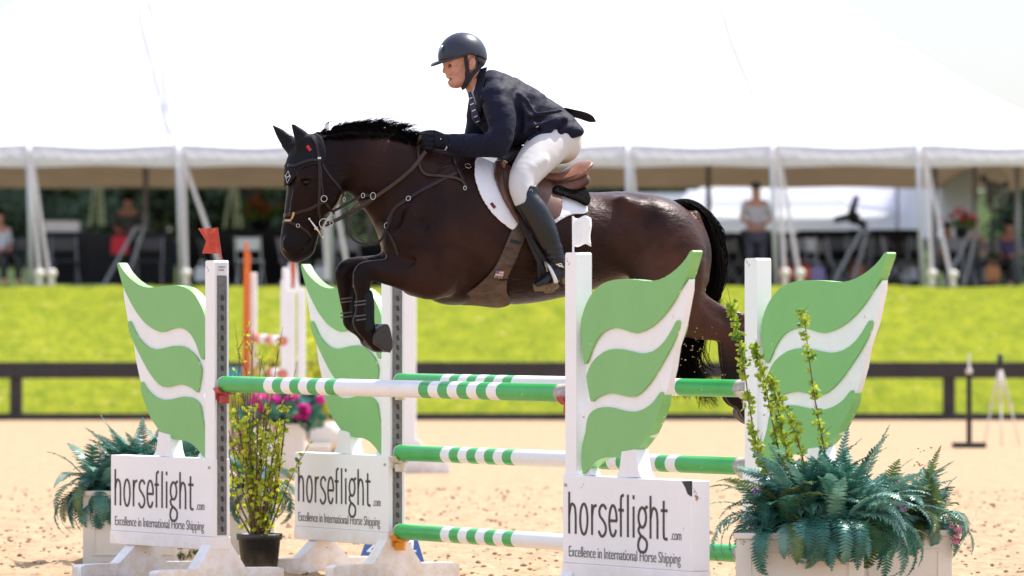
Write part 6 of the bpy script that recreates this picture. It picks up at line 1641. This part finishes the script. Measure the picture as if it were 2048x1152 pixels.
# strokes for the three small letters U.S.A.
mb = MB()
for pts in ([(989, 551), (989, 555), (992, 555.5), (992, 551.3)], [(999, 552), (996, 551.7), (996.5, 553.5), (998.5, 554), (998.3, 556), (995.5, 555.8)], [(1001, 556.5), (1002.5, 552.5), (1004.5, 557)], [(1001.6, 555), (1004, 555.3)]):
    thread(mb, pts, .0012, BVG, .25, .001)
mb.build('patch_lettering', M['offw'], girth)
rider = thing('person', 'rider in navy jacket, white breeches and dark helmet leaning forward over the horse', 'person', (C0.x, C0.y, 0), R(17))
def armchains(s, g=0, ht=1):
    if s > 0: up = [(992, 196, 31, .075, .165), (1002, 240, 30, .068, .235), (1000, 275, 27, .060, .25), (990, 291, 24, .055, .245)]
    else: up = [(966, 198, 29, .070, -.17), (958, 235, 26, .062, -.22), (952, 265, 24, .058, -.23), (948, 288, 23, .055, -.22)]
    e = up[-1]
    fo = [e, (950, 291, 22, .052, .205 * s) if s > 0 else (925, 290, 20, .05, -.19), (915, 287, 20.5, .048, .15 * s), (893, 285, 18, .042, .115 * s)] if s > 0 else [e, (918, 287, 20, .05, -.17), (890, 284, 16, .04, -.11)]
    return up, fo
TOR = [(972, 168, 24, .06, 0), (984, 188, 42, .17, 0), (1012, 206, 53, .185, 0), (1048, 225, 51, .17, 0), (1082, 244, 46, .165, 0), (1108, 262, 43, .17, 0), (1124, 276, 40, .175, 0)]
def legs(s):
    return [(1112, 276, 42, .10, .09 * s), (1082, 308, 39, .095, .17 * s), (1054, 344, 32, .085, .24 * s), (1044, 372, 26, .07, .285 * s), (1050, 400, 23, .06, .315 * s)]
def shin(s):
    return [(1052, 398, 25, .062, .318 * s), (1072, 428, 28, .066, .335 * s), (1092, 466, 25, .060, .345 * s), (1107, 500, 19, .048, .35 * s), (1115, 525, 17, .042, .352 * s)]
def foot(s):
    return [(1124, 544, 14, .034, .352 * s), (1105, 553, 14, .038, .356 * s), (1086, 563, 9, .042, .36 * s), (1074, 569, 6.5, .034, .362 * s)]
def head_field(h, hair=False):
    F = Field(*bbox_of([(878, 60), (985, 200)], -.12, .12), h)
    add_ell(F, 928, 108, 0, 45, 40, .076, .01)
    add_chain(F, ch([(914, 122, 24, .060, 0), (910, 140, 21, .054, 0), (912, 158, 16, .042, 0)]), .03)            # face
    add_chain(F, ch([(936, 140, 17, .062, 0), (926, 156, 14, .055, 0), (914, 164, 11, .038, 0), (906, 166, 9, .022, 0)]), .02)    # jaw and chin
    add_chain(F, ch([(896, 126, 6, .045, 0), (894, 125, 5, .030, 0)]), .014)               # brow
    add_chain(F, ch([(893, 128, 3.2, .008, 0), (890.5, 136, 4, .010, 0), (888.5, 142.5, 4.2, .012, 0)]), .007)           # nose
    for s in (1, -1):
        add_ell(F, 894.5, 144, .010 * s, 4, 3, .009, .006)
        add_ell(F, 902.5, 131.5, .034 * s, 7, 4.6, .013, .010, sub=True)       # eye socket
        add_ell(F, 907, 140, .043 * s, 7, 6, .012, .014)                     # cheek bone
        add_chain(F, ch([(897, 147, 1.2, .003, .018 * s), (903, 155, 1.4, .003, .036 * s)]), .006, sub=True)
        add_chain(F, ch([(903, 126.5, 2.2, .006, .034 * s), (910, 128, 2, .006, .046 * s)]), .006)
        # ear: rim and hollow
        add_ell(F, 944, 127, .078 * s, 7.5, 14, .013, .005, rot=-10)
        add_ell(F, 944, 125, .094 * s, 4.2, 9, .008, .004, rot=-10, sub=True)
        add_ell(F, 941, 128, .089 * s, 1.8, 4, .006, .003)
    add_chain(F, ch([(897.5, 153, 3, .018, 0), (899, 156, 2, .016, 0)]), .006)      # lips
    add_chain(F, ch([(900, 162, 3.4, .018, 0), (901, 165, 3, .018, 0)]), .006)
    add_ell(F, 900, 158.4, 0, 9, 2.4, .030, .004, rot=14, sub=True)
    for s in (1, -1): add_chain(F, ch([(893, 146, 2.2, .005, .012 * s), (896, 143.5, 2, .004, .018 * s)]), .004)
    for s in (1, -1): add_chain(F, ch([(912, 133, 1, .002, .056 * s), (918, 131, 1, .002, .060 * s)]), .005, sub=True)
    add_chain(F, ch([(940, 148, 20, .052, 0), (950, 168, 21, .054, 0), (962, 190, 24, .06, 0)]), .02)        # neck
    return F
# one continuous body under the clothes
F = Field(*bbox_of([(845, 62), (1160, 580)], -.41, .41, .02), .0046)
add_chain(F, ch([(x, y, r * .82, w_ * .85, l) for x, y, r, w_, l in TOR]), .02)
for s in (1, -1):
    a, b = armchains(s)
    add_chain(F, ch([(x, y, r * .72, w_ * .75, l) for x, y, r, w_, l in a]), .03)
    add_chain(F, ch([(x, y, r * .66, w_ * .7, l) for x, y, r, w_, l in b] + [(872, 284, 11, .03, .085 * s)]), .02)
    add_chain(F, ch([(x, y, r * .84, w_ * .85, l) for x, y, r, w_, l in legs(s)]), .03)
    add_chain(F, ch([(x, y, r * .8, w_ * .8, l) for x, y, r, w_, l in shin(s)]), .02)
    add_chain(F, ch([(x, y, r * .75, w_ * .75, l) for x, y, r, w_, l in foot(s)]), .02)
def head_into(F):
    global Field
    keep = Field
    Field = lambda lo, hi, h: F
    try: head_field(F.h)
    finally: Field = keep
head_into(F)
pbody = nets(F, 'body', M['skin'], rider, 1)
for s in (1, -1):
    mb = MB(); mb.ico(Hpt(904.5, 130.8, .029 * s), .0115, sub=3); mb.build('eye', M['eyewhite'], pbody, smooth=True)
    mb = MB(); mb.ico(Hpt(902.3, 130.6, .0345 * s), .0062, sub=2); mb.build('iris', M['eye'], pbody, smooth=True)
    mb = MB(); mb.tube([Hpt(898, 127, .026 * s), Hpt(903, 125.4, .040 * s), Hpt(909, 127, .050 * s)], [.002, .003, .0015], 6); mb.build('eyebrow', M['brow'], pbody, smooth=True)
mb = MB(); mb.tube([Hpt(900, 159, -.016), Hpt(899, 158.5, 0), Hpt(900, 159.2, .016)], .0022, 6); mb.build('teeth', mat('teeth', (.7, .65, .58), .3), pbody, smooth=True)
mb = MB(); mb.tube([Hpt(953, 112, .068), Hpt(952, 122, .067), Hpt(953, 132, .062)], .008, 6); mb.build('hair', mat('grey_brown_hair', (.12, .085, .065), .8, bump=.8, bscale=200), pbody, smooth=True)

# helmet
F = Field(*bbox_of([(855, 55), (990, 150)], -.13, .13), .0048)
add_ell(F, 925, 113, 0, 50, 48.5, .104, 0)
hp = [(868, 124.5), (880, 123), (915, 114.5), (934, 109.5), (950, 111.5), (975, 121), (990, 124), (990, 50), (860, 50)]
F.D = smax(F.D, poly_sdf(F, hp, 0.06), .006)
hel = nets(F, 'helmet', M['helmet'], rider, 2)
F = Field(*bbox_of([(855, 100), (930, 145)], -.13, .13), .0035)
gx, gy, gz = F.grid(); c = Hpt(912, 120, 0); a_ = 51 * PXM
e2 = (np.sqrt(((gx - c[0]) / a_) ** 2 + (gy / .093) ** 2) - 1) * .09
F.D = np.maximum(np.maximum(poly_sdf(F, [(858, 134.5), (872, 124.5), (900, 116), (925, 109), (925, 113.5), (905, 118.5), (880, 126.5), (861, 134)], 0.02), e2) - .0015, -1).astype(np.float32)
nets(F, 'peak', M['helmet'], hel, 1)
F = Field(*bbox_of([(930, 95), (990, 150)], -.13, .13), .0048)
add_ell(F, 927, 117, 0, 47, 30, .096, 0)
F.D = np.maximum(F.D, poly_sdf(F, [(951, 112), (976, 121), (974, 133), (962, 134), (953, 124)], 0.06))
nets(F, 'rear_shell', M['helmet'], hel, 2)
mb = MB()
for s in (1, -1):
    def hs(pts, wd, lat):
        P = [Vector(Hpt(x, y, l * s)) for x, y, l in catmull([np.array(p, float) for p in pts], 4)]
        ribbon(mb, P, [Vector((-.2, -1 * s, 0))] * len(P), wd, .004)
    hs([(931, 110, .082), (933, 128, .082), (935, 146, .077), (935, 160, .066), (929, 172, .042), (924, 176, .0)], [.020] * 8 + [.028] * 8 + [.024] * 5, 0)
    hs([(966, 126, .080), (955, 138, .080), (944, 150, .078), (937, 162, .066)], .022, 0)
mb.build('harness', M['blackfab'], hel)
mb = MB(); p = Vector(Hpt(881, 98, .035)); mb.tube([Hpt(885, 91, .030), Hpt(879, 99, .036), Hpt(878.5, 104, .034)], [.005, .007, .004], 8); mb.build('badge', mat('grey_badge', (.35, .42, .55), .35, metal=.3), hel, smooth=True)
mb = MB(); mb.tube([Hpt(952, 107.5, .095), Hpt(962, 108.6, .082), Hpt(971, 111, .055)], .0022, 6); mb.build('trim', M['steel'], hel, smooth=True)

# shirt collar and tie
F = Field(*bbox_of([(925, 150), (985, 250)], -.12, .12), .006)
add_chain(F, ch([(961, 160, 22, .064, 0), (955, 182, 19, .066, 0), (960, 215, 17, .07, 0), (966, 240, 15, .07, 0)]), .01)
F.D = np.maximum(F.D, poly_sdf(F, [(962, 140), (950, 152), (936, 178), (933, 183), (930, 240), (985, 240), (985, 140)], .03))
nets(F, 'shirt', M['shirt'], rider, 2)
mb = MB()
tp = [Vector(Hpt(x, y, l)) for x, y, l in catmull([np.array(p, float) for p in ((939, 184, .050), (942, 197, .062), (946, 213, .070), (951, 230, .074), (956, 244, .066))], 4)]
ribbon(mb, tp, [Vector((-.6, -.8, .1))] * len(tp), [.020 + .0015 * i for i in range(len(tp))], .004); tie = mb.build('tie', M['tie2'], rider)
mb = MB()
for i in range(3, len(tp) - 1, 3):
    a, b = tp[i], tp[i] + (tp[i + 1] - tp[i]) * .9
    nn = Vector((-.6, -.8, .1)).normalized(); bt_ = (b - a).normalized().cross(nn)
    w_ = .011
    a = a.lerp(b, .55)
    mb.add([a - bt_ * w_ + nn * .006, a + bt_ * w_ + nn * .006 + (b - a) * .8, b + bt_ * w_ + nn * .006 + (b - a) * .8, b - bt_ * w_ + nn * .006], [(0, 1, 2, 3)])
mb.build('tie_stripe', M['tie1'], tie)

# jacket
F = Field(*bbox_of([(888, 120), (1192, 330)], -.36, .36), .0075)
add_chain(F, ch(TOR), .02)
add_chain(F, ch([(984, 166, 26, .10, 0), (978, 180, 32, .15, 0)]), .03)
add_chain(F, ch([(1015, 268, 22, .15, 0), (1045, 272, 19, .17, 0)]), .03)
add_chain(F, ch([(985, 225, 40, .13, 0), (1012, 250, 38, .15, 0), (1045, 258, 32, .17, 0), (1085, 264, 26, .18, 0)]), .03)
for s in (1, -1):
    a, b = armchains(s); add_chain(F, ch(a), .03); add_chain(F, ch(b), .02)
# skirts of the jacket
add_chain(F, ch([(1085, 258, 36, .185, 0), (1115, 262, 36, .195, 0), (1135, 262, 28, .19, 0)]), .03)
# hem, collar line, front opening
wrinkle(F, .016, 22, 3, rot=38)
hem = [(880, 100), (968, 126), (975, 128), (1010, 136), (1060, 156), (1112, 200), (1140, 218), (1160, 262), (1166, 270), (1132, 279), (1097, 288), (1070, 287), (1050, 289), (1022, 308), (1010, 325), (893, 325), (893, 262), (924, 268), (926, 182), (936, 176)]
F.D = np.maximum(F.D, poly_sdf(F, hem, .10))
# folds: elbow, armpit, waist, skirt
rr = random.Random(5)
for pts in ([(1040, 190), (1062, 215), (1068, 245)], [(1030, 200), (1050, 224), (1050, 262)], [(1062, 232), (1092, 226), (1122, 222)], [(1058, 250), (1090, 248), (1128, 236)], [(1085, 282), (1098, 258), (1125, 240)], [(1115, 283), (1120, 262), (1130, 240)], [(1060, 280), (1085, 266), (1105, 262)], [(1020, 212), (1032, 244), (1030, 272)]):
    lt = .185
    add_chain(F, ch([(x, y, 4.5, .010, lt + .006) for x, y in pts]), .022)
for pts in ([(1048, 196), (1068, 226), (1072, 246)], [(1055, 240), (1092, 237), (1128, 228)], [(1105, 284), (1110, 262), (1128, 244)], [(1038, 205), (1042, 240), (1038, 268)]):
    add_chain(F, ch([(x, y, 2.6, .008, .20) for x, y in pts]), .020, sub=True)
for pts in ([(985, 262), (1000, 270), (1022, 262)], [(975, 272), (992, 283), (1016, 280)], [(945, 276), (952, 290), (950, 306)], [(925, 274), (930, 288), (926, 302)]):
    add_chain(F, ch([(x, y, 3, .008, .29 if x > 960 else .235) for x, y in pts]), .016)
jk = nets(F, 'jacket', M['jacket'], rider, 2)
# collar and lapel, vent flap, pocket trim, cuff link
cj = np.empty(len(jk.data.vertices) * 3, np.float32); jk.data.vertices.foreach_get('co', cj)
BVJ = BVHTree.FromPolygons(cj.reshape(-1, 3).tolist(), [tuple(p.vertices) for p in jk.data.polygons])
def patch(name, rows, m, parent, bv, off=.004, lat=.1, th=.004):
    """rows: list of polylines in px laid over the cloth"""
    mb = MB(); n = len(rows[0]); vs = []
    for r_ in rows:
        for x, y in r_:
            p, q = proj(x, y, lat, bv); vs.append(p + q * off)
    fs = [(i * n + j, i * n + j + 1, (i + 1) * n + j + 1, (i + 1) * n + j) for i in range(len(rows) - 1) for j in range(n - 1)]
    mb.add(vs, fs); o = mb.build(name, m, parent, smooth=True); sd = o.modifiers.new('s', 'SOLIDIFY'); sd.thickness = th; sd.offset = 0
    return o
patch('lapel', [[(960, 138), (966, 136), (974, 134)], [(952, 160), (960, 160), (970, 156)], [(944, 185), (954, 184), (966, 182)], [(945, 205), (956, 206), (966, 204)], [(950, 228), (956, 230), (962, 232)], [(956, 248), (958, 249), (960, 250)]], M['jacket'], jk, BVJ, .006, .12)
mb = MB()
rows = []
for i, (x, y, w_) in enumerate(((1124, 222, 20), (1142, 225, 24), (1155, 229, 25), (1168, 233, 20), (1180, 236, 11), (1188, 237, 3))):
    rows.append([Hpt(x + 2 * j, y + (j / 3 - .5) * w_ + 4 * math.sin(i * 1.1 + j), .05 - .035 * j + .01 * math.sin(i * 2)) for j in range(4)])
vs = [p for r_ in rows for p in r_]
mb.add(vs, [(i * 4 + j, i * 4 + j + 1, (i + 1) * 4 + j + 1, (i + 1) * 4 + j) for i in range(5) for j in range(3)])
o = mb.build('vent_flap', M['flap'], jk, smooth=True); sd = o.modifiers.new('s', 'SOLIDIFY'); sd.thickness = .004; ss = o.modifiers.new('u', 'SUBSURF'); ss.levels = 1; ss.render_levels = 2
mb = MB(); thread(mb, [(1067, 257), (1072, 254), (1077, 252)], .0022, BVJ, .15, .002); mb.build('pocket_trim', M['steel'], jk)

# breeches
F = Field(*bbox_of([(1000, 225), (1175, 430)], -.42, .42), .0085)
add_chain(F, ch([(1100, 255, 38, .14, 0), (1118, 276, 44, .165, 0), (1122, 290, 38, .15, 0)]), .03)
for s in (1, -1):
    add_chain(F, ch(legs(s)), .04)
add_chain(F, ch([(1065, 335, 5, .014, .30), (1090, 318, 4, .012, .285)]), .03)
wrinkle(F, .0028, 24, 5, rot=-60)
F.D = np.maximum(F.D, poly_sdf(F, [(990, 240), (1180, 215), (1180, 400), (1085, 420), (1040, 415), (990, 420)], .2))
br_ = nets(F, 'breeches', M['breech'], rider, 2)
# boots, spurs, stirrups
for s in (1, -1):
    F = Field(*bbox_of([(1020, 360), (1150, 590)], .27 * s, .42 * s, .05), .006)
    add_chain(F, ch([(x, y, r, w_, l) for x, y, r, w_, l in [(1058, 380, 22, .062, .302 * s)] + shin(s)]), .02)
    add_chain(F, ch([(x, y, r, w_, l) for x, y, r, w_, l in [(1115, 522, 17, .042, .352 * s)] + foot(s)]), .02)
    F.D = np.maximum(F.D, poly_sdf(F, [(1028, 414), (1046, 404), (1049, 385), (1056, 372), (1072, 370), (1078, 384), (1090, 396), (1160, 480), (1160, 600), (1040, 600), (1028, 440)], .33 * s))
    for y in (494, 503, 512):
        add_chain(F, ch([(1094, y + 2, 2.2, .006, .385 * s), (1110, y + 4, 2.2, .006, .392 * s), (1124, y, 2.2, .006, .38 * s)]), .012)
    bo = nets(F, 'riding_boot', M['bootl'], rider, 2)
    mb = MB()
    for (xa, ya), (xb, yb), w_ in (((1069, 575), (1088, 571), .03), ((1088, 571), (1108, 566), .032), ((1122, 562), (1134, 556), .028)):
        A = Vector(Hpt(xa, ya, .36 * s)); B = Vector(Hpt(xb, yb, .358 * s)); mb.tube([A, B], [w_ * .7, w_], 8)
    so_ = mb.build('sole', M['sole'], bo)
    mb = MB(); mb.tube([Hpt(x, y, l * s) for x, y, l in ((1112, 528, .396), (1122, 532, .398), (1134, 538, .37), (1140, 540, .352))], .0045, 6)
    mb.tube([Vector(Hpt(1120, 530, .398 * s)) + Vector((math.cos(t) * .010, 0, math.sin(t) * .008)) for t in np.linspace(0, 6.28, 13)], .0028, 6, cap=False)
    mb.build('spur', M['steel'], bo, smooth=True)
    if s > 0:
        sticker2 = MB(); p = Vector(Hpt(1062, 382, .368)); sticker2.tube([p + Vector((math.cos(t) * .008, -.0, math.sin(t) * .008)) for t in np.linspace(0, 6.28, 13)], .0015, 5); sticker2.build('boot_crest', M['steel'], bo)
    # stirrup leather hangs from the saddle
    mb = MB(); P = [Vector(Hpt(x, y, l * s)) for x, y, l in catmull([np.array(p, float) for p in ((1040, 435, .305), (1056, 465, .315), (1072, 495, .325), (1086, 516, .332), (1090, 523, .335))], 4)]
    ribbon(mb, P, [Vector((0, -s, 0))] * len(P), .024, .004); P2 = [p + Vector((-.006 - .00 * i, .003 * s, -.004 * i)) for i, p in enumerate(P)]; ribbon(mb, P2, [Vector((0, -s, 0))] * len(P), .022, .004)
    P3 = [Vector(Hpt(x, y, .325 * s)) for x, y in ((1078, 510), (1080, 535), (1082, 558), (1078, 566))]; ribbon(mb, P3, [Vector((0, -s, 0))] * 4, .03, .003)
    mb.build('stirrup_leather', M['leather'], saddle)
    mb = MB()
    A = [Hpt(x, y, l * s) for x, y, l in ((1090, 524, .345), (1096, 530, .385), (1103, 542, .405), (1109, 556, .410), (1112, 566, .408))]
    B = [Hpt(x, y, l * s) for x, y, l in ((1090, 524, .345), (1094, 534, .315), (1098, 548, .305), (1104, 560, .303), (1108, 568, .303))]
    mb.tube(catmull(A, 3), [.006 + .0006 * i for i in range(13)], 8); mb.tube(catmull(B, 3), [.006 + .0006 * i for i in range(13)], 8)
    st = mb.build('stirrup_iron', mat('matt_aluminium', (.60, .58, .58), .35, metal=.7), saddle, smooth=True)
    mb = MB(); A = Vector(Hpt(1108, 570, .41 * s)); B = Vector(Hpt(1098, 576, .30 * s)); mb.tube([Hpt(1088, 581, .355 * s), Hpt(1098, 575, .355 * s), Hpt(1114, 567, .355 * s)], [.018, .030, .024], 10)
    mb.tube([A, B], [.012, .012], 8); mb.build('tread', M['sole'], saddle, smooth=True)
# gloved hands closed on the reins: palm, four bent fingers, thumb on top
for s in (1, -1):
    d = 0 if s > 0 else -6; l = .10 if s > 0 else -.06
    F = Field(*bbox_of([(830, 255), (905, 320)], l - .08, l + .08), .0042)
    add_chain(F, ch([(902 + d, 284, 16, .043, l + .018), (895 + d, 284, 16, .042, l + .014), (886 + d, 283, 16, .034, l + .003), (870 + d, 281, 16, .030, l), (862 + d, 281, 14, .028, l)]), .008)
    for i, (yy, ll) in enumerate(((270, .000), (279, .004), (288, .004), (296, .0))):
        k = 5.3 - .35 * i; e = (0, 1.5, .5, -3)[i]
        add_chain(F, ch([(864 + d, yy + 1, k, None, l + .022 + ll), (852 + d - e, yy, k, None, l + .026 + ll), (846 + d - e, yy + 2, k, None, l + .010), (851 + d, yy + 4, k, None, l - .012), (860 + d, yy + 4, k * .9, None, l - .012)], 3), .004)
    add_chain(F, ch([(882 + d, 272, 7, None, l - .012), (868 + d, 266, 6, None, l - .006), (855 + d, 266, 5.2, None, l + .002), (847 + d, 269, 4.6, None, l + .004)], 3), .006)
    g = nets(F, 'glove', M['glove'], rider, 1)
    if s > 0:
        mb = MB(); mb.ico(Hpt(881.5, 278, l + .052), .004, sub=2); mb.build('snap', M['steel'], g, smooth=True)
        mb = MB(); mb.tube([Hpt(890, 300, l + .03), Hpt(893, 296, l + .04), Hpt(894, 290, l + .045)], .004, 6); mb.build('shirt_cuff', M['shirt'], rider, smooth=True)
